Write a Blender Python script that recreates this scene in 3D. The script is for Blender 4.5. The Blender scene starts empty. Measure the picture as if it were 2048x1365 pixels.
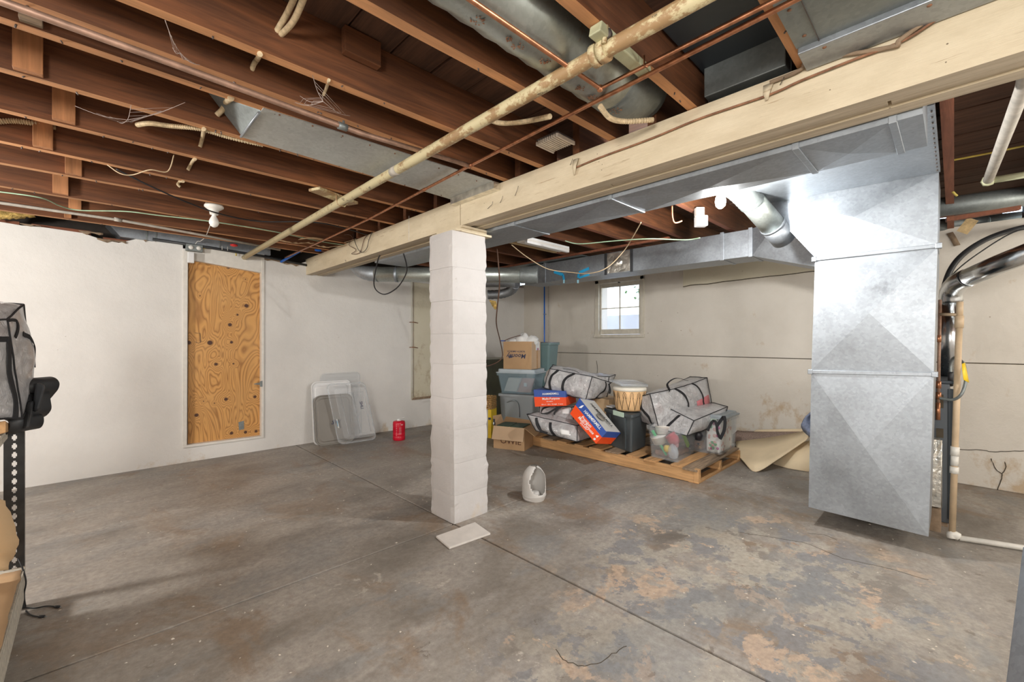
import bpy, bmesh, math, random
from mathutils import Vector, Matrix, noise
random.seed(7)
SC = bpy.context.scene
COL = SC.collection
# ---------------------------------------------------------------- camera
FPX = 866.0; TH = math.radians(45.6); CAMZ = 1.25
FW = Vector((math.cos(TH), math.sin(TH), 0)); RT = Vector((math.sin(TH), -math.cos(TH), 0))
cd = bpy.data.cameras.new('camera'); cam = bpy.data.objects.new('camera', cd); COL.objects.link(cam)
cam.location = (0, 0, CAMZ); cam.rotation_euler = (math.pi/2, 0, TH - math.pi/2)
cd.sensor_width = 36; cd.lens = 36*FPX/2048; cd.clip_start = .05; cd.clip_end = 100
SC.camera = cam
# ---------------------------------------------------------------- world, lights, exposure
vs = SC.view_settings
vs.view_transform = 'Standard'; vs.look = 'None'; vs.gamma = 1; vs.use_curve_mapping = False; vs.exposure = 0.95
w = bpy.data.worlds.new('sky'); SC.world = w; w.use_nodes = True
wn = w.node_tree.nodes; wl = w.node_tree.links
sky = wn.new('ShaderNodeTexSky'); sky.sky_type = 'NISHITA'; sky.sun_disc = False; sky.sun_elevation = math.radians(48); sky.sun_rotation = 2.0
wl.new(sky.outputs[0], wn['Background'].inputs[0]); wn['Background'].inputs[1].default_value = .45
def lamp(name, loc, power, col, r):
    l = bpy.data.lights.new(name, 'POINT'); l.energy = power; l.color = col; l.shadow_soft_size = r
    o = bpy.data.objects.new(name, l); o.location = loc; COL.objects.link(o); return o
LAMP_FAR = lamp('lamp_light_far', (2.82, 1.02, 2.06), 42, (1.0, .985, .965), .035)
LAMP_RACK = lamp('lamp_light_rack', (-1.55, 3.45, 1.90), 80, (1.0, .975, .94), .12)
FILL_BACK = lamp('fill_light_back', (-1.35, -.35, 1.75), 135, (1.0, .975, .94), .30)  # added fill light behind the camera, not a fitting of the basement
FILL_MID = lamp('fill_light_mid', (2.3, -1.6, 1.70), 48, (1.0, .975, .94), .30)  # unseen fill added to brighten the right floor and plenum
FILL_UTIL = lamp('fill_light_util', (4.4, -1.7, 1.95), 24, (1.0, .95, .84), .12)  # extra fill light added out of view on the furnace side

# ---------------------------------------------------------------- pixel helpers (2048x1365 photo)
def ray(px, py): return FW + RT*((px-1024)/FPX) + Vector((0, 0, (682.5-py)/FPX))
def az(px, py, z=0.0):
    d = ray(px, py); return Vector((0, 0, CAMZ)) + d*((z-CAMZ)/d.z)
def axx(px, py, X):
    d = ray(px, py); return Vector((0, 0, CAMZ)) + d*(X/d.x)
def ayy(px, py, Y):
    d = ray(px, py); return Vector((0, 0, CAMZ)) + d*(Y/d.y)
def ad(px, py, D): return Vector((0, 0, CAMZ)) + ray(px, py)*D

# ---------------------------------------------------------------- materials
class NT:
    def __init__(s, name):
        s.m = bpy.data.materials.new(name); s.m.use_nodes = True
        s.n = s.m.node_tree.nodes; s.l = s.m.node_tree.links; s.p = s.n['Principled BSDF']
        s.out = s.n['Material Output']
        s.tc = s.n.new('ShaderNodeTexCoord')
    def mapping(s, scale=(1,1,1), loc=(0,0,0), rot=(0,0,0)):
        m = s.n.new('ShaderNodeMapping'); m.inputs['Scale'].default_value = scale; m.inputs['Location'].default_value = loc
        m.inputs['Rotation'].default_value = rot
        s.l.new(s.tc.outputs['Object'], m.inputs[0]); return m.outputs[0]
    def noise(s, vec, scale, detail=4, rough=.55, dist=0.0):
        n = s.n.new('ShaderNodeTexNoise'); n.inputs['Scale'].default_value = scale; n.inputs['Detail'].default_value = detail
        n.inputs['Roughness'].default_value = rough; n.inputs['Distortion'].default_value = dist
        s.l.new(vec, n.inputs['Vector']); return n.outputs['Fac']
    def voro(s, vec, scale, out='Distance', feat='F1'):
        n = s.n.new('ShaderNodeTexVoronoi'); n.feature = feat; n.inputs['Scale'].default_value = scale
        s.l.new(vec, n.inputs['Vector']); return n.outputs[out]
    def ramp(s, fac, stops, interp='LINEAR'):
        r = s.n.new('ShaderNodeValToRGB'); cr = r.color_ramp; cr.interpolation = interp
        while len(cr.elements) < len(stops): cr.elements.new(.5)
        for e, (p, c) in zip(cr.elements, stops):
            e.position = p; e.color = (c, c, c, 1) if isinstance(c, (int, float)) else (*c, 1)
        s.l.new(fac, r.inputs[0]); return r.outputs[0]
    def mix(s, fac, a, b, mode='MIX'):
        m = s.n.new('ShaderNodeMix'); m.data_type = 'RGBA'; m.blend_type = mode
        for k, sock, v in ((0, m.inputs[0], fac), (6, m.inputs[6], a), (7, m.inputs[7], b)):
            if hasattr(v, 'links'): s.l.new(v, sock)
            elif isinstance(v, (int, float)): sock.default_value = v if k == 0 else (v, v, v, 1)
            else: sock.default_value = (*v, 1)
        return m.outputs[2]
    def math(s, op, a, b=0.0, c=None):
        m = s.n.new('ShaderNodeMath'); m.operation = op
        for i, v in enumerate((a, b) if c is None else (a, b, c)):
            if hasattr(v, 'links'): s.l.new(v, m.inputs[i])
            else: m.inputs[i].default_value = v
        return m.outputs[0]
    def vdist(s, vec, p):
        m = s.n.new('ShaderNodeVectorMath'); m.operation = 'DISTANCE'; s.l.new(vec, m.inputs[0]); m.inputs[1].default_value = p
        return m.outputs['Value']
    def bump(s, h, strength=.3, dist=.01):
        b = s.n.new('ShaderNodeBump'); b.inputs['Strength'].default_value = strength; b.inputs['Distance'].default_value = dist
        s.l.new(h, b.inputs['Height']); s.l.new(b.outputs[0], s.p.inputs['Normal'])
    def col(s, c):
        if hasattr(c, 'links'): s.l.new(c, s.p.inputs['Base Color'])
        else: s.p.inputs['Base Color'].default_value = (*c, 1)
    def rough(s, r):
        if hasattr(r, 'links'): s.l.new(r, s.p.inputs['Roughness'])
        else: s.p.inputs['Roughness'].default_value = r
M = {}
def simple(name, c, rough=.6, metal=0, var=.15, scale=20, bump=.1, bdist=.003, stretch=(1,1,1), spec=None):
    t = NT(name); v = t.mapping(stretch); n = t.noise(v, scale, 4)
    d = tuple(x*(1-var) for x in c); e = tuple(min(1, x*(1+var)) for x in c)
    t.col(t.ramp(n, [(.3, d), (.7, e)])); t.rough(rough); t.p.inputs['Metallic'].default_value = metal
    if bump: t.bump(n, bump, bdist)
    if spec is not None: t.p.inputs['Specular IOR Level'].default_value = spec
    M[name] = t.m; return t.m
def clear(name, c, alpha=.35, rough=.25):
    t = NT(name); tr = t.n.new('ShaderNodeBsdfTransparent'); mx = t.n.new('ShaderNodeMixShader')
    tr.inputs[0].default_value = (.97, .98, .99, 1)
    t.col(c); t.rough(rough); mx.inputs[0].default_value = alpha
    t.l.new(tr.outputs[0], mx.inputs[1]); t.l.new(t.p.outputs[0], mx.inputs[2]); t.l.new(mx.outputs[0], t.out.inputs[0])
    M[name] = t.m; return t.m
def wood(name, c, rough=.7, along='X', var=.35, scale=6, bump=.25):
    t = NT(name); st = {'X': (.6, 9, 9), 'Y': (9, .6, 9), 'Z': (9, 9, .6)}[along]
    v = t.mapping(st); n = t.noise(v, scale, 6, .65, .6); n2 = t.noise(t.mapping((1, 1, 1)), 1.7, 3)
    d = tuple(x*(1-var) for x in c); e = tuple(min(1, x*(1+var*.8)) for x in c)
    c1 = t.ramp(n, [(.36, d), (.64, e)])
    t.col(t.mix(t.ramp(n2, [(.35, .0), (.7, .6)]), c1, tuple(x*.55 for x in c))); t.rough(rough); t.bump(n, bump, .003)
    M[name] = t.m; return t.m

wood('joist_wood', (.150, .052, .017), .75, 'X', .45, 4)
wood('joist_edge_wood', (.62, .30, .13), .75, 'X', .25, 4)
wood('block_wood', (.46, .20, .08), .75, 'Z', .3, 4)
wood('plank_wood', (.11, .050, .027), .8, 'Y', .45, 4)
wood('post_wood', (.26, .09, .045), .8, 'X', .3, 4)
wood('pallet_wood', (.62, .36, .16), .75, 'Y', .25, 5)
wood('pallet_wood_cross', (.60, .34, .15), .75, 'X', .25, 5)
wood('old_wood', (.30, .215, .14), .85, 'X', .45, 6)
wood('pale_wood', (.60, .43, .22), .75, 'X', .25, 5)

# cream painted timber with chips
t = NT('beam_paint'); v = t.mapping((1, .35, 1)); n = t.noise(v, 9, 6, .7); n2 = t.noise(t.mapping((3, .4, 9)), 6, 5, .7)
c = t.ramp(n, [(.3, (.60, .50, .34)), (.7, (.75, .65, .47))])
c = t.mix(t.ramp(n2, [(.63, 0.0), (.66, .75)]), c, (.40, .29, .17))
c = t.mix(t.ramp(t.voro(t.mapping((1, 1, 1)), 16), [(.035, .8), (.05, 0.0)]), c, (.10, .06, .03))
t.col(c); t.rough(.6); t.bump(t.noise(t.mapping((4, .5, 12)), 8, 6, .7), .35, .004); M['beam_paint'] = t.m
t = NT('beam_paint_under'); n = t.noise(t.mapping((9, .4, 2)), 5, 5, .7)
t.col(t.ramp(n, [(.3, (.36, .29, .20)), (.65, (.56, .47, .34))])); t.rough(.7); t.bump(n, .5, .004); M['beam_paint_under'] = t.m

# plaster walls
def plaster(name, c1, c2, dirt, low=.35, cracks=.0, spots=.60):
    t = NT(name); v = t.mapping((1, 1, 1)); n = t.noise(v, 2.2, 6, .6); n2 = t.noise(v, 26, 6, .7); n3 = t.noise(t.mapping((1, 1, .8)), 3.5, 8, .7)
    c = t.ramp(n, [(.3, c1), (.7, c2)])
    sep = t.n.new('ShaderNodeSeparateXYZ'); t.l.new(t.tc.outputs['Object'], sep.inputs[0])
    lowm = t.ramp(t.math('DIVIDE', sep.outputs[2], low*3), [(.0, 1.0), (1.0, 0.0)])
    st = t.ramp(t.math('ADD', n3, t.math('MULTIPLY', lowm, .17)), [(spots, 0.0), (spots+.12, .8)])
    c = t.mix(st, c, dirt)
    sp = t.ramp(t.voro(v, 7), [(.025, .9), (.05, 0.0)])
    sp2 = t.math('MULTIPLY', sp, t.ramp(t.noise(v, 1.3, 2), [(.5, 0.0), (.62, 1.0)]))
    c = t.mix(sp2, c, (.22, .14, .07))
    t.col(c); t.rough(.65)
    t.bump(t.math('ADD', t.noise(v, 5, 5, .6), t.math('MULTIPLY', n2, .25)), .45, .02); M[name] = t.m
plaster('plaster_white', (.70, .68, .645), (.77, .75, .71), (.58, .46, .32), .10, spots=.70)
plaster('plaster_cream', (.64, .595, .52), (.71, .665, .59), (.50, .36, .21), .30, spots=.63)
plaster('plaster_yellow', (.62, .57, .43), (.68, .63, .49), (.42, .33, .20), .30)
plaster('plaster_grey', (.56, .55, .48), (.62, .61, .54), (.45, .40, .28), .2)
plaster('post_plaster', (.53, .51, .495), (.60, .575, .56), (.60, .50, .38), .12, spots=.72)
simple('green_dark_paint', (.13, .135, .095), .6, var=.2, scale=4)

# concrete floor with worn paint
t = NT('floor_concrete'); v = t.mapping((1, 1, 1)); vs_ = t.mapping((1, 1, 1), rot=(0, 0, .6))
big = t.noise(v, .55, 4, .6); mid = t.noise(t.mapping((.6, 1.2, 1), rot=(0, 0, .3)), 1.9, 8, .62, .5); fine = t.noise(v, 30, 8, .75)
c = t.ramp(mid, [(.32, (.15, .13, .108)), (.44, (.265, .235, .20)), (.52, (.35, .32, .285)), (.64, (.50, .455, .40))])
c = t.mix(t.ramp(big, [(.42, 0.0), (.62, .55)]), c, (.31, .275, .23))
brown = t.noise(t.mapping((1.1, .7, 1), loc=(3.1, 1.7, 0)), 1.6, 9, .7, .6)
c = t.mix(t.ramp(brown, [(.53, 0.0), (.62, .65)]), c, (.26, .165, .09))
def blob(cx, cy, rx_, ry_):
    m = t.n.new('ShaderNodeMapping'); m.vector_type = 'POINT'; m.inputs['Location'].default_value = (-cx/rx_, -cy/ry_, 0); m.inputs['Scale'].default_value = (1/rx_, 1/ry_, 0)
    t.l.new(t.tc.outputs['Object'], m.inputs[0])
    vm = t.n.new('ShaderNodeVectorMath'); vm.operation = 'LENGTH'; t.l.new(m.outputs[0], vm.inputs[0]); return t.ramp(vm.outputs['Value'], [(.25, 1.0), (1.0, 0.0)])
pm = t.math('MAXIMUM', blob(2.45, .75, 1.3, 1.1), t.math('MULTIPLY', blob(1.35, .75, .9, .8), .8))
lp = t.noise(v, 2.1, 12, .72, .25)
c = t.mix(t.math('MULTIPLY', t.ramp(lp, [(.50, 0.0), (.51, .9)]), pm), c, (.46, .42, .35))
bl = t.noise(t.mapping((1, 1, 1), loc=(7, 2, 0)), 3.4, 12, .70, .25)
c = t.mix(t.math('MULTIPLY', t.ramp(bl, [(.53, 0.0), (.54, .85)]), t.ramp(pm, [(.15, 0.0), (.5, 1.0)])), c, (.235, .235, .24))
pe = t.noise(t.mapping((1, 1, 1), loc=(2, 9, 0)), 3.1, 12, .72, .25)
c = t.mix(t.math('MULTIPLY', t.ramp(pe, [(.565, 0.0), (.575, .85)]), t.ramp(pm, [(.1, 0.0), (.4, 1.0)])), c, (.56, .41, .29))
ru = t.noise(t.mapping((1, 1, 1), loc=(5, 5, 0)), 5.5, 8, .7, .4)
c = t.mix(t.math('MULTIPLY', t.ramp(ru, [(.66, 0.0), (.69, .8)]), t.ramp(pm, [(.0, .25), (.5, 1.0)])), c, (.42, .20, .07))
wh = t.noise(t.mapping((1, 1, 1), loc=(1, 4, 0)), 2.4, 12, .74, .5)
c = t.mix(t.ramp(wh, [(.625, 0.0), (.66, .8)]), c, (.58, .52, .45))
gb = t.noise(t.mapping((.8, 1.3, 1), loc=(11, 3, 0), rot=(0, 0, .4)), 1.4, 10, .68, .3)
c = t.mix(t.ramp(gb, [(.53, 0.0), (.58, .45)]), c, (.235, .25, .255))
sp = t.noise(t.mapping((1, 1, 1), loc=(0, 8, 0)), 9, 10, .72, .2)
c = t.mix(t.ramp(sp, [(.62, 0.0), (.66, .55)]), c, (.11, .08, .055))
lit_floor = t.math('MULTIPLY', t.ramp(t.noise(v, 3, 6, .65), [(.4, .2), (.7, 1.0)]), blob(.7, 3.7, 3.0, 2.2))  # pool of light on the far-left floor, painted as blotchy lighter concrete
c = t.mix(t.math('MULTIPLY', lit_floor, .75), c, (.50, .44, .375))
c = t.mix(t.ramp(fine, [(.35, .45), (.65, 0.0)]), c, (.10, .085, .07))
c = t.mix(t.ramp(t.voro(v, 22), [(.03, .8), (.05, 0.0)]), c, (.60, .56, .50))
t.col(c); t.rough(t.ramp(mid, [(.3, .42), (.7, .62)]))
t.bump(t.math('ADD', t.math('MULTIPLY', fine, .3), t.math('ADD', t.math('MULTIPLY', lp, .5), mid)), .35, .01); M['floor_concrete'] = t.m

# galvanised metal
def galv(name, c=(.35, .38, .41), rough=.42, metal=.75, streak=False, rust=0.0):
    t = NT(name); v = t.mapping((1, 1, 1)); vo = t.voro(v, 70, 'Color'); n = t.noise(v, 3.5, 6, .65); f = t.noise(v, 60, 4, .6)
    a = t.ramp(n, [(.3, tuple(x*.82 for x in c)), (.7, tuple(min(1, x*1.12) for x in c))])
    a = t.mix(.16, a, t.ramp(vo, [(.1, .25), (.9, .75)]), 'OVERLAY')
    a = t.mix(t.ramp(t.noise(t.mapping((1, 1, 1), loc=(4, 1, 2)), 5, 8, .7), [(.64, 0.0), (.72, .55)]), a, tuple(x*.45 for x in c))
    if rust: a = t.mix(t.ramp(t.noise(t.mapping((1, 1, 1), loc=(1, 6, 3)), 4.5, 8, .7), [(.72-rust, 0.0), (.80-rust, .85)]), a, (.30, .17, .09))
    t.col(a); t.p.inputs['Metallic'].default_value = metal; t.rough(t.ramp(n, [(.3, rough-.06), (.7, rough+.12)])); t.bump(f, .08, .002); M[name] = t.m
galv('galvanised'); galv('galvanised_dull', (.25, .275, .27), .5, .6); galv('galvanised_old', (.40, .43, .40), .33, .75, rust=.08)
galv('galvanised_shiny', (.72, .75, .77), .2, 1.0)
galv('pan_metal', (.50, .52, .50), .5, .35)
simple('copper', (.50, .225, .12), .35, .8, .3, 30); simple('copper_dull', (.40, .25, .18), .5, .5, .3, 20)
t = NT('drain_paint'); v = t.mapping((1, .6, 1)); n = t.noise(v, 14, 8, .75)
sep = t.n.new('ShaderNodeSeparateXYZ'); t.l.new(t.tc.outputs['Object'], sep.inputs[0])
near = t.ramp(t.math('DIVIDE', sep.outputs[1], 4.4), [(.35, 1.0), (.95, .0)])
c = t.mix(t.ramp(t.math('ADD', n, t.math('MULTIPLY', near, .17)), [(.60, 0.0), (.67, .85)]), (.60, .52, .31), (.31, .17, .07))
c = t.mix(t.ramp(t.noise(v, 30, 6, .7), [(.62, 0.0), (.66, .8)]), c, (.12, .09, .05))
t.col(c); t.rough(.55); t.bump(n, .5, .004); M['drain_paint'] = t.m
simple('black_cable', (.02, .02, .022), .5); simple('brown_cable', (.13, .07, .045), .6); simple('tan_cable', (.55, .42, .26), .6)
simple('yellow_cable', (.60, .47, .10), .5); simple('green_wire', (.34, .48, .32), .5); simple('beige_cable', (.60, .47, .29), .7, var=.25, scale=60)
simple('white_plastic', (.80, .80, .79), .4, var=.03); simple('off_white', (.74, .71, .65), .5, var=.06)
simple('porcelain', (.78, .75, .69), .3, var=.06); simple('blue_plastic', (.01, .14, .62), .35, var=.05); simple('blue_tape', (.02, .33, .62), .5, var=.05)
simple('light_blue_tape', (.35, .68, .82), .5, var=.05)
simple('red_plastic', (.62, .006, .03), .3, var=.08, scale=6); simple('red_valve', (.55, .02, .02), .4)
simple('black_strap', (.016, .016, .018), .8, var=.2, scale=200); simple('dark_steel', (.045, .046, .047), .4, .3, .4, 14)
simple('rubber_black', (.03, .032, .035), .45, var=.2, scale=8)
simple('furnace_grey', (.075, .085, .095), .45, .3, .1, 4); simple('furnace_dark', (.035, .045, .055), .45, .3, .1, 4)
simple('pvc_tan', (.56, .42, .27), .5, var=.15, scale=10); simple('pvc_white', (.70, .68, .62), .4, var=.1, scale=14); simple('grey_paint_pipe', (.44, .40, .34), .6, var=.2)
simple('foil', (.72, .69, .62), .28, .85, .25, 18, .8, .01)
simple('cardboard', (.50, .32, .17), .8, var=.07, scale=5); simple('cardboard_light', (.58, .41, .26), .8, var=.06, scale=5); simple('kraft_paper', (.60, .42, .24), .75, var=.08, scale=4, bump=.4, bdist=.02)
simple('orange_carton', (.80, .075, .012), .4, var=.05, scale=4); simple('blue_carton', (.035, .085, .33), .4, var=.05, scale=4); simple('red_dark_carton', (.45, .035, .01), .5, var=.05)
simple('grey_carton', (.55, .55, .53), .6, var=.05, scale=4)
simple('yellow_carton', (.85, .58, .02), .45, var=.06, scale=4); simple('print_black', (.03, .03, .035), .6, var=.05); simple('print_white', (.82, .82, .80), .6, var=.03); simple('print_brown', (.14, .06, .03), .7, var=.05)
simple('print_navy', (.04, .045, .10), .6, var=.05); simple('print_magenta', (.45, .04, .22), .5, var=.05); simple('print_green', (.10, .36, .14), .5, var=.05); simple('print_pink', (.62, .36, .30), .6, var=.1)
simple('tote_grey', (.34, .38, .40), .4, var=.04, scale=3); simple('tote_charcoal', (.075, .088, .094), .4, var=.06, scale=3); simple('tote_grey_lid', (.24, .22, .19), .45, var=.05, scale=3)
simple('mint_plastic', (.52, .66, .54), .4, var=.04); simple('teal_plastic', (.17, .27, .275), .4, var=.06, scale=3); simple('lid_blue_grey', (.42, .49, .53), .35, var=.04, scale=3); simple('lid_slate', (.30, .34, .36), .4, var=.04)
simple('pad_white', (.74, .74, .75), .4, var=.03, scale=3)
simple('wicker', (.42, .25, .09), .7, var=.4, scale=60, bump=.6, bdist=.006); simple('drum_hide', (.66, .42, .21), .55, var=.25, scale=9); simple('drum_skin', (.74, .70, .60), .6, var=.05); simple('lace_dark', (.07, .045, .025), .7)
simple('carpet_brown', (.30, .22, .18), .95, var=.55, scale=160, bump=.8, bdist=.01); simple('foam_backing', (.78, .64, .43), .8, var=.08, scale=4, bump=.15)
simple('denim', (.23, .27, .38), .85, var=.2, scale=50); simple('tile_white', (.66, .62, .57), .6, var=.08, scale=10); simple('insulation', (.62, .42, .13), .9, var=.5, scale=26, bump=1.0, bdist=.03)
simple('toy_green', (.05, .45, .16), .35, var=.05); simple('toy_yellow', (.72, .50, .03), .35, var=.05); simple('toy_red', (.42, .04, .06), .4, var=.1); simple('toy_lime', (.28, .50, .08), .4, var=.05)
simple('toy_brown', (.20, .10, .06), .6, var=.4, scale=18); simple('toy_dark', (.035, .035, .045), .4); simple('bag_content_pink', (.62, .20, .22), .7, var=.1, scale=5); simple('green_cover', (.035, .07, .04), .5, var=.1)
simple('pale_green_paint', (.50, .50, .32), .6, var=.15, scale=12); simple('rust', (.27, .13, .07), .8, var=.4, scale=30); simple('nail_steel', (.12, .10, .09), .5, .5, .2)
simple('cobweb', (.42, .34, .30), .9, var=.1); simple('wall_dark_gap', (.035, .028, .022), .9, var=.2, scale=6); simple('mortar_brown', (.28, .20, .13), .9, var=.3, scale=14, bump=.8, bdist=.02)
simple('crack_dark', (.07, .055, .035), .9); simple('particle_board', (.50, .46, .38), .8, var=.25, scale=45); simple('litter_box', (.60, .58, .55), .35, var=.04, scale=3)
simple('window_paint', (.62, .58, .49), .55, var=.10, scale=16); simple('leaf_green', (.13, .30, .07), .6, var=.2); simple('outside_wall', (.85, .84, .84), .8, var=.1, scale=2)
simple('debris', (.50, .45, .38), .8, var=.5, scale=40); simple('fluted_cream', (.70, .62, .52), .6)
clear('clear_plastic', (.80, .84, .86), .13, .2); clear('clear_blue', (.42, .58, .66), .26, .2); clear('clear_frosted', (.72, .74, .75), .30, .22); clear('cling_plastic', (.75, .80, .85), .35, .1)
clear('dirty_glass', (.75, .76, .74), .14, .15)
# woven translucent bag fabric
t = NT('bag_fabric'); v = t.mapping((1, 1, 1)); n = t.noise(v, 7, 6, .6, .8); f = t.noise(t.mapping((1, 1, 1)), 18, 6, .7, 1.5)
c = t.ramp(n, [(.3, (.66, .65, .66)), (.5, (.86, .85, .85)), (.7, (.94, .93, .94))])
c = t.mix(t.ramp(t.noise(t.mapping((1, 1, 1), loc=(3, 3, 3)), 5, 3), [(.56, 0.0), (.70, .30)]), c, (.60, .42, .40))
t.col(c); t.rough(.26); t.p.inputs['Coat Weight'].default_value = .4; t.bump(f, 1.0, .05); M['bag_fabric'] = t.m
tr_ = t.n.new('ShaderNodeBsdfTranslucent'); tr_.inputs[0].default_value = (.9, .89, .9, 1); mx_ = t.n.new('ShaderNodeMixShader'); mx_.inputs[0].default_value = .06
t.l.new(t.p.outputs[0], mx_.inputs[1]); t.l.new(tr_.outputs[0], mx_.inputs[2]); t.l.new(mx_.outputs[0], t.out.inputs[0])
# bulb glass
t = NT('bulb_off'); t.col((.85, .84, .80)); t.rough(.25); M['bulb_off'] = t.m
t = NT('bulb_lit'); t.col((1, 1, 1)); t.p.inputs['Emission Color'].default_value = (1, .98, .95, 1); t.p.inputs['Emission Strength'].default_value = 40; M['bulb_lit'] = t.m
# plywood: contour grain around knots (object space X, Z on the door)
KN = []
def ply_material(knots):
    t = NT('plywood'); m = t.mapping((1, 0, 1))
    base = t.noise(t.mapping((2.1, 0, .55)), 1.8, 2.6, .5, .8)
    fld = base
    for (x, z, r) in knots:
        d = t.vdist(m, (x, 0, z)); g = t.math('POWER', 2.718, t.math('MULTIPLY', t.math('MULTIPLY', d, d), -1/(2*(r*2.6)**2)))
        fld = t.math('ADD', fld, t.math('MULTIPLY', g, .16))
    s = t.math('FRACT', t.math('MULTIPLY', fld, 26.0))
    lines = t.ramp(s, [(.0, 1.0), (.30, .15), (.6, .0), (.9, .55), (1.0, 1.0)])
    c = t.mix(t.math('MULTIPLY', lines, .85), (.66, .34, .10), (.27, .105, .022))
    c = t.mix(t.ramp(t.noise(t.mapping((1, 0, 1)), 2.2, 5, .6), [(.4, 0.0), (.7, .4)]), c, (.62, .36, .14))
    for (x, z, r) in knots:
        d = t.vdist(m, (x, 0, z)); c = t.mix(t.ramp(d, [(r*.8, 1.0), (r*1.1, 0.0)]), c, (.075, .028, .014))
        
    t.col(c); t.rough(.6); t.bump(lines, -.15, .002); M['plywood'] = t.m

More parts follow.
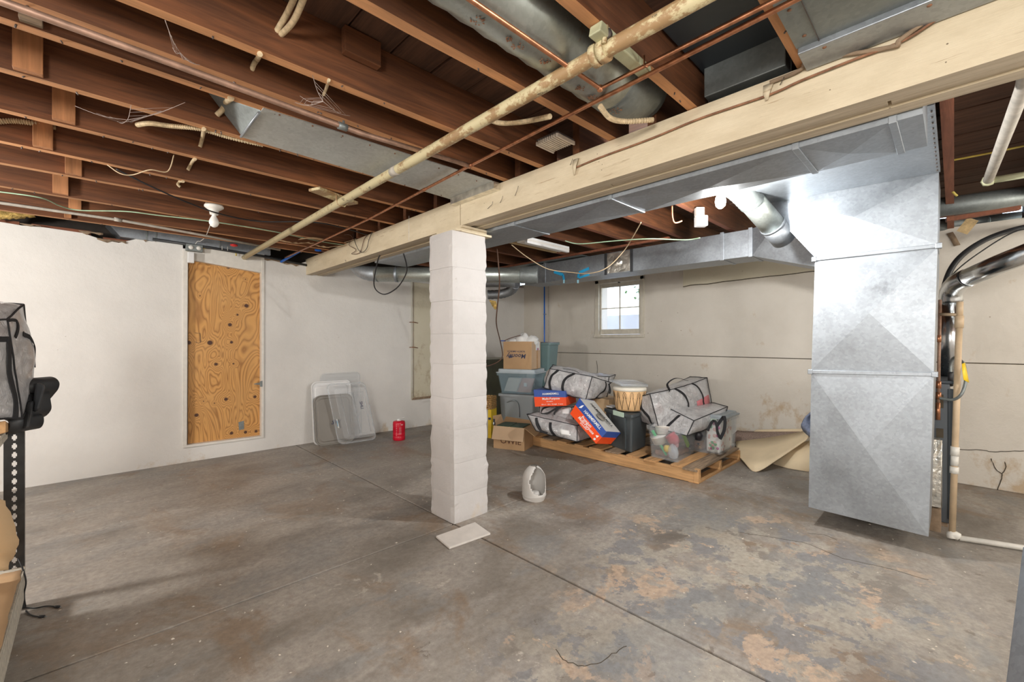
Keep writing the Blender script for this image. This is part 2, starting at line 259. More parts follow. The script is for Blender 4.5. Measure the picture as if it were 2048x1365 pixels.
# ---------------------------------------------------------------- mesh helpers
def _wloc(p):
    v = Vector((0, 0, 0))
    while p is not None: v += p.location; p = p.parent
    return v
class MB:
    def __init__(s): s.v = []; s.f = []; s.mi = []; s.sm = []
    def add(s, vs, fs, mi=0, sm=False):
        b = len(s.v); s.v += [Vector(x) for x in vs]
        for f in fs: s.f.append(tuple(b+i for i in f)); s.mi.append(mi); s.sm.append(sm)
        return s
    def hexa(s, P, mi=0, fm=None):   # P: bottom 4 (ccw), top 4
        fs = [(3,2,1,0),(4,5,6,7),(0,1,5,4),(1,2,6,5),(2,3,7,6),(3,0,4,7)]
        b = len(s.v); s.v += [Vector(x) for x in P]
        for k, f in enumerate(fs): s.f.append(tuple(b+i for i in f)); s.mi.append(fm[k] if fm else mi); s.sm.append(False)
        return s
    def box(s, a, b, mi=0, fm=None):
        x0,y0,z0 = a; x1,y1,z1 = b
        return s.hexa([(x0,y0,z0),(x1,y0,z0),(x1,y1,z0),(x0,y1,z0),(x0,y0,z1),(x1,y0,z1),(x1,y1,z1),(x0,y1,z1)], mi, fm)
    def obox(s, c, ex, ey, ez, hx, hy, hz, mi=0, fm=None):
        c = Vector(c); P = []
        for kz in (-1, 1):
            for kx, ky in ((-1,-1),(1,-1),(1,1),(-1,1)): P.append(c + ex*hx*kx + ey*hy*ky + ez*hz*kz)
        return s.hexa(P, mi, fm)
    def tube(s, pts, r, seg=8, mi=0, caps=True, close=False):
        pts = [Vector(p) for p in pts]; n = len(pts); rs = r if isinstance(r, (list, tuple)) else [r]*n
        base = len(s.v); up = None
        for i, p in enumerate(pts):
            if close: tdir = (pts[(i+1) % n]-pts[i-1])
            else: tdir = (pts[min(i+1, n-1)]-pts[max(i-1, 0)])
            if tdir.length < 1e-9: tdir = Vector((0, 0, 1))
            tdir.normalize()
            if up is None:
                up = Vector((0, 0, 1)) if abs(tdir.z) < .9 else Vector((1, 0, 0))
            a = (up - tdir*up.dot(tdir))
            if a.length < 1e-6: a = tdir.orthogonal()
            a.normalize(); up = a; b = tdir.cross(a)
            for k in range(seg):
                an = 2*math.pi*k/seg; s.v.append(p + a*math.cos(an)*rs[i] + b*math.sin(an)*rs[i])
        m = n if close else n-1
        for i in range(m):
            for k in range(seg):
                k2 = (k+1) % seg; i2 = (i+1) % n
                s.f.append((base+i*seg+k, base+i*seg+k2, base+i2*seg+k2, base+i2*seg+k)); s.mi.append(mi); s.sm.append(True)
        if caps and not close:
            s.f.append(tuple(base+k for k in reversed(range(seg)))); s.mi.append(mi); s.sm.append(False)
            s.f.append(tuple(base+(n-1)*seg+k for k in range(seg))); s.mi.append(mi); s.sm.append(False)
        return s
    def lathe(s, prof, c=(0,0,0), seg=24, mi=0, axis=None):
        c = Vector(c); ez = Vector(axis).normalized() if axis is not None else Vector((0,0,1)); ex = ez.orthogonal().normalized(); ey = ez.cross(ex)
        base = len(s.v)
        for (r, z) in prof:
            for k in range(seg):
                a = 2*math.pi*k/seg; s.v.append(c + ez*z + ex*r*math.cos(a) + ey*r*math.sin(a))
        for i in range(len(prof)-1):
            for k in range(seg):
                k2 = (k+1) % seg; s.f.append((base+i*seg+k, base+i*seg+k2, base+(i+1)*seg+k2, base+(i+1)*seg+k)); s.mi.append(mi); s.sm.append(True)
        return s
    def ribbon(s, pts, wdir, w, th=.003, mi=0):
        pts = [Vector(p) for p in pts]; n = len(pts)
        base = len(s.v)
        for i, p in enumerate(pts):
            td = (pts[min(i+1, n-1)]-pts[max(i-1, 0)]).normalized()
            wd = Vector(wdir[i] if isinstance(wdir, list) else wdir); wd = (wd - td*wd.dot(td)).normalized(); nn = td.cross(wd)
            for a, b in ((-1,-1),(1,-1),(1,1),(-1,1)): s.v.append(p + wd*a*w/2 + nn*b*th/2)
        for i in range(n-1):
            for k in range(4):
                k2 = (k+1) % 4; s.f.append((base+4*i+k, base+4*i+k2, base+4*i+4+k2, base+4*i+4+k)); s.mi.append(mi); s.sm.append(False)
        s.f.append((base+3, base+2, base+1, base)); s.mi.append(mi); s.sm.append(False)
        e = base+4*(n-1); s.f.append((e, e+1, e+2, e+3)); s.mi.append(mi); s.sm.append(False)
        return s
    def sheet(s, grid, th, mi=0, sm=True):  # grid[i][j] -> thin solid
        ni, nj = len(grid), len(grid[0]); P = [[Vector(p) for p in r] for r in grid]
        base = len(s.v); N = []
        for i in range(ni):
            for j in range(nj):
                du = P[min(i+1, ni-1)][j]-P[max(i-1, 0)][j]; dv = P[i][min(j+1, nj-1)]-P[i][max(j-1, 0)]
                nn = du.cross(dv); nn = nn.normalized() if nn.length > 1e-9 else Vector((0,0,1)); N.append(nn)
        for sgn in (.5, -.5):
            for i in range(ni):
                for j in range(nj): s.v.append(P[i][j] + N[i*nj+j]*th*sgn)
        o = ni*nj
        def q(*f): s.f.append(tuple(base+x for x in f)); s.mi.append(mi); s.sm.append(sm)
        for i in range(ni-1):
            for j in range(nj-1):
                a = i*nj+j; q(a, a+nj, a+nj+1, a+1); q(o+a, o+a+1, o+a+nj+1, o+a+nj)
        for i in range(ni-1):
            a = i*nj; q(a, o+a, o+a+nj, a+nj); a = i*nj+nj-1; q(a, a+nj, o+a+nj, o+a)
        for j in range(nj-1):
            a = j; q(a, a+1, o+a+1, o+a); a = (ni-1)*nj+j; q(a, o+a, o+a+1, a+1)
        return s
    def build(s, name, mats, parent=None, bevel=0, origin=None, fix=True, smooth=None, merge=False):
        if not isinstance(mats, (list, tuple)): mats = [mats]
        if parent is not None: o0 = _wloc(parent)
        elif origin is not None: o0 = Vector(origin)
        else:
            xs = [v.x for v in s.v]; ys = [v.y for v in s.v]; o0 = Vector(((min(xs)+max(xs))/2, (min(ys)+max(ys))/2, min(v.z for v in s.v)))
        me = bpy.data.meshes.new(name); me.from_pydata([v-o0 for v in s.v], [], s.f)
        for m in mats: me.materials.append(M[m] if isinstance(m, str) else m)
        me.polygons.foreach_set('material_index', s.mi); me.polygons.foreach_set('use_smooth', [bool(smooth) if smooth is not None else x for x in s.sm])
        if bevel or fix or merge:
            bm = bmesh.new(); bm.from_mesh(me)
            if merge: bmesh.ops.remove_doubles(bm, verts=bm.verts, dist=1e-4)
            if bevel:
                eds = [e for e in bm.edges if len(e.link_faces) == 2 and e.calc_face_angle(0) > .5]
                bmesh.ops.bevel(bm, geom=eds, offset=bevel, segments=2, affect='EDGES', profile=.5, clamp_overlap=True)
            if fix: bmesh.ops.recalc_face_normals(bm, faces=bm.faces)
            bm.to_mesh(me); bm.free()
        me.update()
        o = bpy.data.objects.new(name, me); COL.objects.link(o)
        if parent is not None: o.parent = parent
        else: o.location = o0
        return o
def tag(o, label, cat, group=None):
    o['label'] = label; o['category'] = cat
    if group: o['group'] = group
    return o
def thing(name, label, cat, loc, group=None):
    o = bpy.data.objects.new(name, None); COL.objects.link(o); o.location = loc; o.empty_display_size = .1
    return tag(o, label, cat, group)
def struct(o): o['kind'] = 'structure'; return o
def setting(name, loc=(0,0,0)):
    o = bpy.data.objects.new(name, None); COL.objects.link(o); o.location = loc; o['kind'] = 'structure'; return o
def bez(pts, n=8):   # catmull-rom
    pts = [Vector(p) for p in pts]; out = []
    for i in range(len(pts)-1):
        p0 = pts[max(i-1, 0)]; p1 = pts[i]; p2 = pts[i+1]; p3 = pts[min(i+2, len(pts)-1)]
        for k in range(n):
            u = k/n; out.append(.5*((2*p1)+(p2-p0)*u+(2*p0-5*p1+4*p2-p3)*u*u+(3*p1-p0-3*p2+p3)*u**3))
    out.append(pts[-1]); return out
def cable(name, label, pts, r, m, cat='cable', seg=6, n=8, group=None):
    return tag(MB().tube(bez(pts, n), r, seg).build(name, m), label, cat, group)
def text(s, org, ex, ey, size, m, parent, name='lettering', align='LEFT', shear=0, xs=1.0):
    c = bpy.data.curves.new(name, 'FONT'); c.body = s; c.size = size; c.extrude = .0006; c.align_x = align; c.shear = shear; c.resolution_u = 2
    c.fill_mode = 'BOTH'; c.offset = size*.012
    o = bpy.data.objects.new('tmp', c); COL.objects.link(o)
    bpy.context.view_layer.update()
    me = bpy.data.meshes.new_from_object(o.evaluated_get(bpy.context.evaluated_depsgraph_get())); bpy.data.objects.remove(o); bpy.data.curves.remove(c)
    ex = Vector(ex).normalized(); ey = Vector(ey); ey = (ey-ex*ey.dot(ex)).normalized(); ez = ex.cross(ey)
    mt = Matrix((ex*xs, ey, ez)).transposed().to_4x4(); mt.translation = Vector(org)-_wloc(parent)
    me.transform(mt); me.materials.clear(); me.materials.append(M[m])
    o = bpy.data.objects.new(name, me); COL.objects.link(o); o.parent = parent; return o
def jag(p, a): return Vector(p)+Vector((random.uniform(-a, a), random.uniform(-a, a), random.uniform(-a, a)))
# ================================================================ STRUCTURE
floor = setting('floor')
o = MB().box((-3.2, -3, -.12), (6.0, 5.9, -.03)).build('sub_slab', 'crack_dark', floor)
G = .007; XJ = 1.785; YJ = 2.39
for (x0, y0, x1, y1) in ((-3.1, -2.9, XJ-G, YJ-G), (XJ+G, -2.9, 5.85, YJ-G), (-3.1, YJ+G, XJ-G, 5.7), (XJ+G, YJ+G, 5.85, 5.7)):
    MB().box((x0, y0, -.05), (x1, y1, 0)).build('slab', 'floor_concrete', floor, bevel=.003)
# floor crack ridges
for pts in ([az(1480,1065),az(1600,1085),az(1660,1108),az(1700,1120),az(1790,1140),az(1850,1158)], [az(1620,1068),az(1650,1072),az(1672,1080)], [az(1110,1295),az(1130,1318),az(1170,1330),az(1215,1318),az(1250,1290)]):
    q = bez([p+Vector((random.uniform(-.01,.01), random.uniform(-.01,.01), .0006)) for p in pts], 5)
    MB().ribbon([Vector((*jag(p, .006).xy, .0006)) for p in q], Vector((.5,.5,0)), .0026, .0012).build('floor_crack', 'crack_dark', floor)

def YL(x): return 5.53 if x < 1.6 else 5.53-(x-1.6)*.03
def wall_cols(mb, x0, x1, z0, top, th=.28, step=.12, inset=0.0, mi=0):
    n = max(1, int((x1-x0)/step))
    for i in range(n):
        a = x0+(x1-x0)*i/n; b = x0+(x1-x0)*(i+1)/n; za = top(a); zb = top(b)
        mb.hexa([(a,YL(a)+inset,z0),(b,YL(b)+inset,z0),(b,YL(b)+th,z0),(a,YL(a)+th,z0),(a,YL(a)+inset,za),(b,YL(b)+inset,zb),(b,YL(b)+th,zb),(a,YL(a)+th,za)], mi)
def topfn(x):
    base = 2.235 - max(0, (x-.9))*.02
    if 1.45 < x < 1.9: base -= .06*math.sin((x-1.45)/.45*math.pi)
    return base + .015*noise.noise(Vector((x*6, 0, 0))) - (.05 if .05 < x < .25 else 0)
mb = MB(); DX0, DX1 = .695, 1.43
wall_cols(mb, -3.2, DX0, 0, topfn); wall_cols(mb, DX0, DX1, 0, lambda x: .15); wall_cols(mb, DX0, DX1, 2.18, lambda x: 2.20)
wall_cols(mb, DX1, 5.75, 0, lambda x: topfn(x) if x < 2 else 2.2)
wall_cols(mb, DX0, DX1, .15, lambda x: 2.18, th=.28, inset=.08)
wall_left = struct(mb.build('wall_left', 'plaster_white', origin=(0,0,0), merge=True))
# lower green band and ledge on the wall at the far corner
MB().box((4.35, 5.33, 0), (5.6, 5.43, .945)).build('lower_band', 'green_dark_paint', wall_left)
MB().box((4.35, 5.31, .945), (5.6, 5.44, .975)).build('ledge', 'plaster_grey', wall_left, bevel=.006)
# mortar patches along the ragged wall top
for (x, wd) in ((-.75,.3),(-.35,.12),(.02,.16),(.16,.2),(.42,.12),(1.55,.22),(1.75,.2)):
    z = topfn(x); P = [(x-wd/2+wd*i/6, YL(x)-.006-random.random()*.01, z+.01-abs(noise.noise(Vector((i*.7,x*5,0))))*.06) for i in range(7)]
    g = [[(p[0], p[1], z+.012) for p in P], P]
    MB().sheet(g, .012).build('mortar_patch', 'mortar_brown', wall_left)
# rim area above the left wall
MB().box((-3.2, 5.80, 2.1), (5.9, 5.86, 2.5)).build('rim_board', 'wall_dark_gap', wall_left)
for (x0, x1) in ((-.9,-.42),(-.35,.02),(.10,.36),(.9,1.5),(1.6,1.88)):
    MB().box((x0, 5.60, topfn(x0)-.02), (x1, 5.72, topfn(x0)+.035)).build('sill_plate', 'post_wood', wall_left)

def XB(y): return 5.475 + (y+.05)/5.46*.125
mb = MB()
def bseg(mb, y0, y1, z0, z1, off=0.0, th=.25, mi=0):
    mb.hexa([(XB(y0)+off,y0,z0),(XB(y0)+th,y0,z0),(XB(y1)+th,y1,z0),(XB(y1)+off,y1,z0),(XB(y0)+off,y0,z1),(XB(y0)+th,y0,z1),(XB(y1)+th,y1,z1),(XB(y1)+off,y1,z1)], mi)
WY0, WY1, WZ0, WZ1 = 3.06, 3.80, 1.33, 2.135
bseg(mb, -2.8, WY0, 1.062, 2.26); bseg(mb, WY1, 5.6, 1.062, 2.26); bseg(mb, WY0, WY1, 1.062, WZ0); bseg(mb, WY0, WY1, WZ1, 2.26)
wall_back = struct(mb.build('wall_back', 'plaster_cream', origin=(0,0,0)))
m2 = MB(); bseg(m2, -2.8, 5.6, 0, 1.055, off=-.022); m2.build('lower_course', 'plaster_cream', wall_back, bevel=.008)
m3 = MB(); bseg(m3, -2.8, 5.6, 1.054, 1.063, off=-.004); m3.build('dark_joint', 'crack_dark', wall_back)
# broken upper plaster course near the ceiling
m4 = MB(); ys = [.35+.1*i for i in range(22)]
g = [[(XB(y)-.02, y, 2.26) for y in ys], [(XB(y)-.024-.006*random.random(), y, 1.985+.02*noise.noise(Vector((y*5,0,0)))-.02*(y-1)) for y in ys]]
m4.sheet(g, .03, sm=False).build('upper_course', 'plaster_yellow', wall_back)
MB().tube([(XB(y)-.043, y, 1.982+.018*noise.noise(Vector((y*5,0,0)))-.02*(y-1)+.004*random.random()) for y in ys], .004, 4).build('wall_crack', 'crack_dark', wall_back)
for pts, X in (([(1912,899),(1930,901),(1960,901),(1985,905),(2010,904),(2048,903)], 5.43), ([(1190,722),(1192,740),(1189,756),(1188,770)], 5.5), ([(1982,918),(1992,940),(2004,950),(2000,968),(1994,985)], 5.43), ([(2004,950),(2012,938),(2010,925)], 5.43)):
    q = [axx(px, py, X) for px, py in pts]; q = [Vector((XB(p.y)-.0245, p.y, p.z)) for p in bez(q, 4)]
    MB().ribbon([jag(p, .002) for p in q], Vector((0, .3, 1)), .005, .004).build('wall_crack', 'crack_dark', wall_back)
# other walls (behind the camera)
struct(MB().box((-3.3, -3.0, 0), (-3.1, 5.9, 2.5)).build('wall_front', 'plaster_white', origin=(0,0,0)))
struct(MB().box((-3.3, -2.95, 0), (6.0, -2.75, 2.5)).build('wall_right', 'plaster_white', origin=(0,0,0)))

# ceiling: subfloor planks and joists
ceil_ = setting('ceiling', (0, 0, 2.45))
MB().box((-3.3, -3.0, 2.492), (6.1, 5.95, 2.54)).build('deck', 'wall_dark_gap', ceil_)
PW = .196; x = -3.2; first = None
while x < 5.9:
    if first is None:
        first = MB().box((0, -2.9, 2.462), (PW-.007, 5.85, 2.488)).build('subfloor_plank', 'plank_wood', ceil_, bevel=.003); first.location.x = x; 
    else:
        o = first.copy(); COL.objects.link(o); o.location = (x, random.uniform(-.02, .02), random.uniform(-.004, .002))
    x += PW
JZ0, JZ1 = 2.25, 2.46
LJ = [(-1.75,-1.75),(-1.3,-1.3),(-.86,-.86),(-.43,-.43),(-.02,-.02),(.36,.36),(.80,.765),(1.255,1.16),(1.705,1.634),(1.90,1.93),(2.054,2.056),(2.438,2.438),(2.872,2.86),(3.325,3.335),(3.75,3.70),(4.28,4.34),(4.77,4.79),(5.08,5.06)]
for ya, yb in LJ:
    x0, x1 = -2.95, 1.97; ya_, yb_ = ya-(yb-ya)/1.5*3.4, yb
    ya_ = ya-(yb-ya)*.6
    nseg = 12; mbj = MB(); 
    for k in range(nseg):
        a = x0+(x1-x0)*k/nseg; b = x0+(x1-x0)*(k+1)/nseg
        fa = ya_+(yb_-ya_)*k/nseg; fb = ya_+(yb_-ya_)*(k+1)/nseg; za = JZ0+.004*noise.noise(Vector((a*2, ya*3, 0))); zb = JZ0+.004*noise.noise(Vector((b*2, ya*3, 0)))
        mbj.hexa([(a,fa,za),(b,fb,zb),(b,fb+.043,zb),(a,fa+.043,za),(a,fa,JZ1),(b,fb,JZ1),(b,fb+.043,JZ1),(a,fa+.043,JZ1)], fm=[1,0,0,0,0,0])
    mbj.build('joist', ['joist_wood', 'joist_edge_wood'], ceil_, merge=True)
    # nails / broken lath nails on the bottom edge
    nm = MB()
    for k in range(9):
        a = random.uniform(-.6, 1.8); y = ya_+(yb_-ya_)*(a-x0)/(x1-x0)+random.uniform(.01,.035); d = Vector((random.uniform(-1,1), random.uniform(-1,1), -.7)).normalized()
        nm.tube([(a,y,JZ0+.004), Vector((a,y,JZ0))+d*.012], .0028, 4)
    nm.build('nail', 'nail_steel', ceil_)['kind'] = 'stuff'
RJ = [-.9, -.45, .0, .955, 1.39, 1.83, 2.27, 2.70, 3.14, 3.58, 4.02, 4.46, 4.9]
for y in RJ:
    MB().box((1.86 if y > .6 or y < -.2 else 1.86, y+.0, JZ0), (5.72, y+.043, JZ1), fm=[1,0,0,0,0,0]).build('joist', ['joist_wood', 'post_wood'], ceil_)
# cleats nailed to joist faces
for (Y, xa, xb, yb, m) in ((2.054,36,85,65,'old_wood'),(2.438,24,86,140,'block_wood'),(2.868,104,151,244,'block_wood'),(3.328,65,106,298,'block_wood'),(3.735,130,164,354,'block_wood'),(4.30,105,137,385,'block_wood'),(4.775,137,163,417,'block_wood'),(5.07,128,143,438,'block_wood'),(1.655,690,762,100,'joist_wood')):
    p = ayy(xa, yb, Y-.035); q = ayy(xb, yb, Y-.035)
    MB().box((p.x, Y-.036, max(p.z, JZ0+.004)), (q.x, Y-.001, JZ1-.004)).build('cleat', m, ceil_, bevel=.002)
# bridging on far side
for (x, y) in ((3.0,1.43),(3.25,1.87),(3.1,2.31),(3.3,2.74)):
    MB().obox((x, y+.2, 2.36), Vector((1,0,0)), Vector((0,.93,.37)), Vector((0,-.37,.93)), .02, .215, .012).build('cross_brace', 'joist_wood', ceil_)

# ---------------------------------------------------------------- beam and post
BZ0, BZ1 = 2.055, 2.246
beam = thing('ceiling_beam', 'long cream painted built-up timber beam resting on the white block post', 'beam', (1.95, 2.0, BZ0))
def bx(y): return 1.855 + max(0, y-2.4)*.014
for k, (dx, segs) in enumerate(((0, ((-2.7, 2.405), (2.412, 5.54))), (.068, ((-2.7, .15), (.16, 1.25), (1.26, 5.54))), (.136, ((-2.7, 5.54),)))):
    for (a, b) in segs:
        ny = max(2, int((b-a)/.15)); mbb = MB()
        for i in range(ny):
            y0 = a+(b-a)*i/ny; y1 = a+(b-a)*(i+1)/ny; w0 = .003*noise.noise(Vector((y0*2,k,0))); w1 = .003*noise.noise(Vector((y1*2,k,0)))
            zb = BZ0 + (.012 if k == 1 else (.004 if k == 2 else 0))
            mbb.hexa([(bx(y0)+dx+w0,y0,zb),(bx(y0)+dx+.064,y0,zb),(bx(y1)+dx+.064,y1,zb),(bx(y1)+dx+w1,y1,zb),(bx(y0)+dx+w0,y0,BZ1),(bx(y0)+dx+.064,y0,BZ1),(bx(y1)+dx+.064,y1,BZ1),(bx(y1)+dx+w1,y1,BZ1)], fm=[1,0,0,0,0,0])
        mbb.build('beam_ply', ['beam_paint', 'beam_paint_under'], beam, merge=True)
# bent nails and staples in the beam face
for (px, py, dx, dy) in ((975,418,22,-16),(1000,406,12,-14),(1030,392,14,-24),(1140,330,10,-8),(735,478,10,6),(720,500,8,9),(690,520,7,7),(1560,170,8,-6)):
    p = axx(px, py, 1.853); q = axx(px+dx, py+dy, 1.84); r_ = axx(px+dx+5, py+dy-9, 1.835)
    q = p.lerp(q,.55)+Vector((-.01,0,0)); r_ = q+Vector((-.004,-.010,.014)); MB().tube([p, q, r_], .0014, 5).build('bent_nail', 'nail_steel', beam)
# splinter / hanging scraps on the beam
for (px, py) in ((1537,168),(1152,318)):
    p = axx(px, py, 1.845); q = axx(px-3, py+32, 1.842)
    MB().sheet([[p+Vector((0,-.018,0)), p+Vector((0,.018,0))],[ (p+q)/2+Vector((-.008,-.012,0)), (p+q)/2+Vector((-.008,.014,0))],[q+Vector((0,-.004,0)), q+Vector((0,.006,0))]], .002).build('loose_splinter', 'beam_paint', beam)

post = thing('block_post', 'square post of painted concrete blocks holding up the cream beam', 'post', (1.93, 2.52, 0))
PX0, PX1, PY0, PY1 = 1.775, 2.085, 2.385, 2.67
zs = [0, .125, .345, .57, .785, 1.0, 1.215, 1.43, 1.66, 1.865, 2.03-.005]
zs = [0.0, .19, .41, .64, .855, 1.09, 1.30, 1.53, 1.76, 2.008]
for k in range(9):
    z0, z1 = zs[k]+.0004, zs[k+1]-.0004; lean = -.03*(z0+z1)/2/2+.015; r = random.uniform(-.004, .004)
    n = 7; bm_ = MB()
    x0, x1, y0, y1 = PX0+r+lean*.4, PX1+r+lean*.4, PY0+r-lean*.4, PY1-lean*.4
    ring = []
    for i in range(n): ring.append((x0+(x1-x0)*i/n, y0))
    for i in range(n): ring.append((x1, y0+(y1-y0)*i/n))
    for i in range(n): ring.append((x1-(x1-x0)*i/n, y1))
    for i in range(n): ring.append((x0, y1-(y1-y0)*i/n))
    rows = []; nz = 7
    for j in range(nz+1):
        z = z0+(z1-z0)*j/nz; e = .0024 if j in (0, nz) else 0
        row = []
        for i, (x, y) in enumerate(ring):
            cx, cy = (x0+x1)/2, (y0+y1)/2; corner = (i % n == 0)
            nz_ = noise.noise(Vector((x*9, y*9, z*7)))*.004 + (noise.noise(Vector((x*4, y*4, z*30)))*.006 - .005 if corner else 0)
            f = 1 + (nz_-e)/.15
            row.append((cx+(x-cx)*f, cy+(y-cy)*f, z))
        rows.append(row)
    L = len(ring); vs2 = [p for r_ in rows for p in r_]; fs = []
    for j in range(nz):
        for i in range(L): fs.append((j*L+i, j*L+(i+1) % L, (j+1)*L+(i+1) % L, (j+1)*L+i))
    fs.append(tuple(reversed(range(L)))); fs.append(tuple(nz*L+i for i in range(L)))
    bm_.add(vs2, fs); bm_.build('block', 'post_plaster', post)
MB().box((PX0+.02, PY0-.012, 2.008), (PX1+.03, PY1-.0, 2.022)).build('wood_shim', 'beam_paint', post)
MB().box((PX0+.04, PY0+.008, 2.022), (PX1+.0, PY1-.03, 2.038)).build('wood_shim', 'beam_paint', post)
MB().box((PX0+.07, PY0-.006, 2.038), (PX1-.01, PY1-.01, 2.054)).build('wood_shim', 'beam_paint', post)

# ---------------------------------------------------------------- boarded door
door = setting('door_1', (1.07, 5.53, .15))
kn_px = [(457,535,.018),(511,538,.012),(493,612,.022),(475,630,.012),(460,650,.020),(420,686,.026),(378,686,.02),(463,685,.016),(432,729,.017),(467,728,.009),(510,794,.018),(452,799,.019),(393,831,.019),(463,867,.018),(491,865,.018),(512,863,.016),(491,559,.005),(400,592,.005),(429,807,.006),(407,803,.006)]
kk = []
PY = 5.585
for px, py, r in kn_px:
    p = ayy(px, py, PY) - Vector((1.07, 5.53, .15)); kk.append((p.x, p.z, r))
kk = [k for k in kk]
ply_material(kk)
pl = [ayy(377,519,PY), ayy(522,547,PY), ayy(522,872,PY), ayy(376,891,PY)]
MB().hexa([pl[3], pl[2], pl[2]+Vector((0,.018,0)), pl[3]+Vector((0,.018,0)), pl[0], pl[1], pl[1]+Vector((0,.018,0)), pl[0]+Vector((0,.018,0))]).build('plywood_board', 'plywood', door)
def qb(mb, a, b, c, d, th):   # quad (bl, br, tr, tl) extruded to +Y
    a, b, c, d = map(Vector, (a, b, c, d)); t_ = Vector((0, th, 0)); return mb.hexa([a, b, b+t_, a+t_, d, c, c+t_, d+t_])
F_ = 5.515
qb(MB(), ayy(365,893,F_), ayy(374,893,F_), ayy(376,500,F_), ayy(366,498,F_), .1).build('door_frame', 'off_white', door, bevel=.003)
qb(MB(), ayy(523,874,F_), ayy(528,873,F_), ayy(529,508,F_), ayy(523,506,F_), .1).build('door_frame', 'off_white', door, bevel=.003)
qb(MB(), ayy(375,519,F_+.005), ayy(523,546,F_+.005), ayy(523,507,F_+.005), ayy(375,491,F_+.005), .07).build('door_header', 'off_white', door, bevel=.003)
qb(MB(), ayy(366,897,F_), ayy(528,876,F_), ayy(528,872,F_), ayy(366,892,F_), .1).build('door_sill', 'off_white', door, bevel=.002)
h_ = PY-.004
qb(MB(), ayy(508,769,h_), ayy(522,771,h_), ayy(522,765,h_), ayy(508,768,h_), .004).build('hinge_strap', 'galvanised_dull', door)
qb(MB(), ayy(520,774,F_-.003), ayy(525,774,F_-.003), ayy(525,762,F_-.003), ayy(520,763,F_-.003), .004).build('hinge_plate', 'galvanised_dull', door)
qb(MB(), ayy(478,861,h_), ayy(488,859,h_), ayy(488,842,h_), ayy(477,845,h_), .003).build('metal_patch', 'galvanised_dull', door)
hw = [ayy(*q, PY-.006) for q in ((390,666),(400,667),(401,685),(397,687),(390,684))]
MB().tube(hw, .0022, 5).build('wire_staple', 'nail_steel', door)

# ---------------------------------------------------------------- window
win = setting('window_1', (5.56, 3.43, WZ0))
Xo = 5.545
def wbox(name, y0, y1, z0, z1, x0=Xo-.02, x1=Xo+.09, m='window_paint', par=None, bv=.004):
    return MB().box((x0, y0, z0), (x1, y1, z1)).build(name, m, par or win, bevel=bv)
wbox('window_frame', WY0-.035, WY0+.02, WZ0-.02, WZ1+.03); wbox('window_frame', WY1-.03, WY1+.035, WZ0-.02, WZ1+.03)
wbox('window_frame', WY0-.035, WY1+.035, WZ1-.02, WZ1+.045); wbox('window_sill', WY0-.045, WY1+.05, WZ0-.03, WZ0+.015, x0=Xo-.03)
a, b, c_, d_ = WY0+.06, WY1-.055, WZ0+.095, WZ1-.085
sx0, sx1 = Xo+.02, Xo+.055
wbox('sash_rail', WY0+.024, a, WZ0+.02, WZ1-.025, sx0, sx1); wbox('sash_rail', b, WY1-.034, WZ0+.02, WZ1-.025, sx0, sx1)
wbox('sash_rail', a, b, WZ0+.02, c_, sx0, sx1); wbox('sash_rail', a, b, d_, WZ1-.025, sx0, sx1)
ym = (a+b)/2; zm = (c_+d_)/2+.0
wbox('muntin', ym-.009, ym+.009, c_, d_, sx0+.006, sx1-.006, bv=.002); wbox('muntin', a, b, zm-.008, zm+.008, sx0+.008, sx1-.008, bv=.002)
for (y0, y1) in ((a, ym-.009), (ym+.009, b)):
    for (z0, z1) in ((c_, zm-.008), (zm+.008, d_)):
        MB().box((sx0+.018, y0, z0), (sx0+.021, y1, z1)).build('pane', 'dirty_glass', win)
MB().box((Xo-.012, ym-.012, WZ1-.035), (Xo+.02, ym+.006, WZ1+.0)).build('window_latch', 'dark_steel', win)
struct(MB().box((6.9, 1.5, 0), (7.0, 6.5, 1.72)).build('wall_outside', 'outside_wall', origin=(0,0,0)))
struct(MB().box((5.9, 1.0, .9), (8.0, 7.0, 1.0)).build('ground', 'outside_wall', origin=(0,0,0)))
struct(MB().box((5.75, 4.0, 1.0), (5.83, 4.06, 2.6)).build('trim_1', 'outside_wall', origin=(0,0,0)))
bush = thing('bush', 'green leafy bush seen outside through the small window', 'bush', (6.6, 3.6, 1.7))
lf = MB()
for i in range(170):
    p = Vector((6.55, 3.45, 2.12)) + Vector((random.gauss(0,.08), random.gauss(0,.16), random.gauss(0,.12))); a_ = jag((0,0,0), .05); b_ = jag((0,0,0), .05)
    lf.add([p, p+a_, p+a_+b_, p+b_], [(0,1,2,3)])
o = lf.build('foliage', 'leaf_green', bush, fix=False); o['kind'] = 'stuff'
MB().tube([(6.6,3.6,1.0),(6.58,3.5,1.6),(6.55,3.45,2.1)], .012, 6).build('stem', 'old_wood', bush)
# painted access board on left wall beside the post
bd = thing('access_board', 'tall painted board with hook latches set into the wall left of the post', 'board', (3.7, 5.45, .42))
yb_ = 5.455
MB().box((3.36, yb_, .43), (4.1, yb_+.02, 2.10)).build('board', 'plaster_yellow', bd, bevel=.003)
MB().box((3.325, yb_-.004, .41), (3.355, yb_+.02, 2.12)).build('edge_strip', 'plaster_grey', bd)
MB().box((3.335, yb_-.006, .40), (4.1, yb_+.02, .43)).build('edge_strip', 'mortar_brown', bd)
for z in (1.52, 1.16):
    MB().tube([(3.28,yb_-.012,z),(3.36,yb_-.03,z),(3.42,yb_-.012,z-.01)], .005, 6).build('hook_latch', 'rust', bd)
MB().tube([(3.345,yb_-.008,.45),(3.345,yb_-.008,2.1)], .004, 5).build('rod', 'mortar_brown', bd)
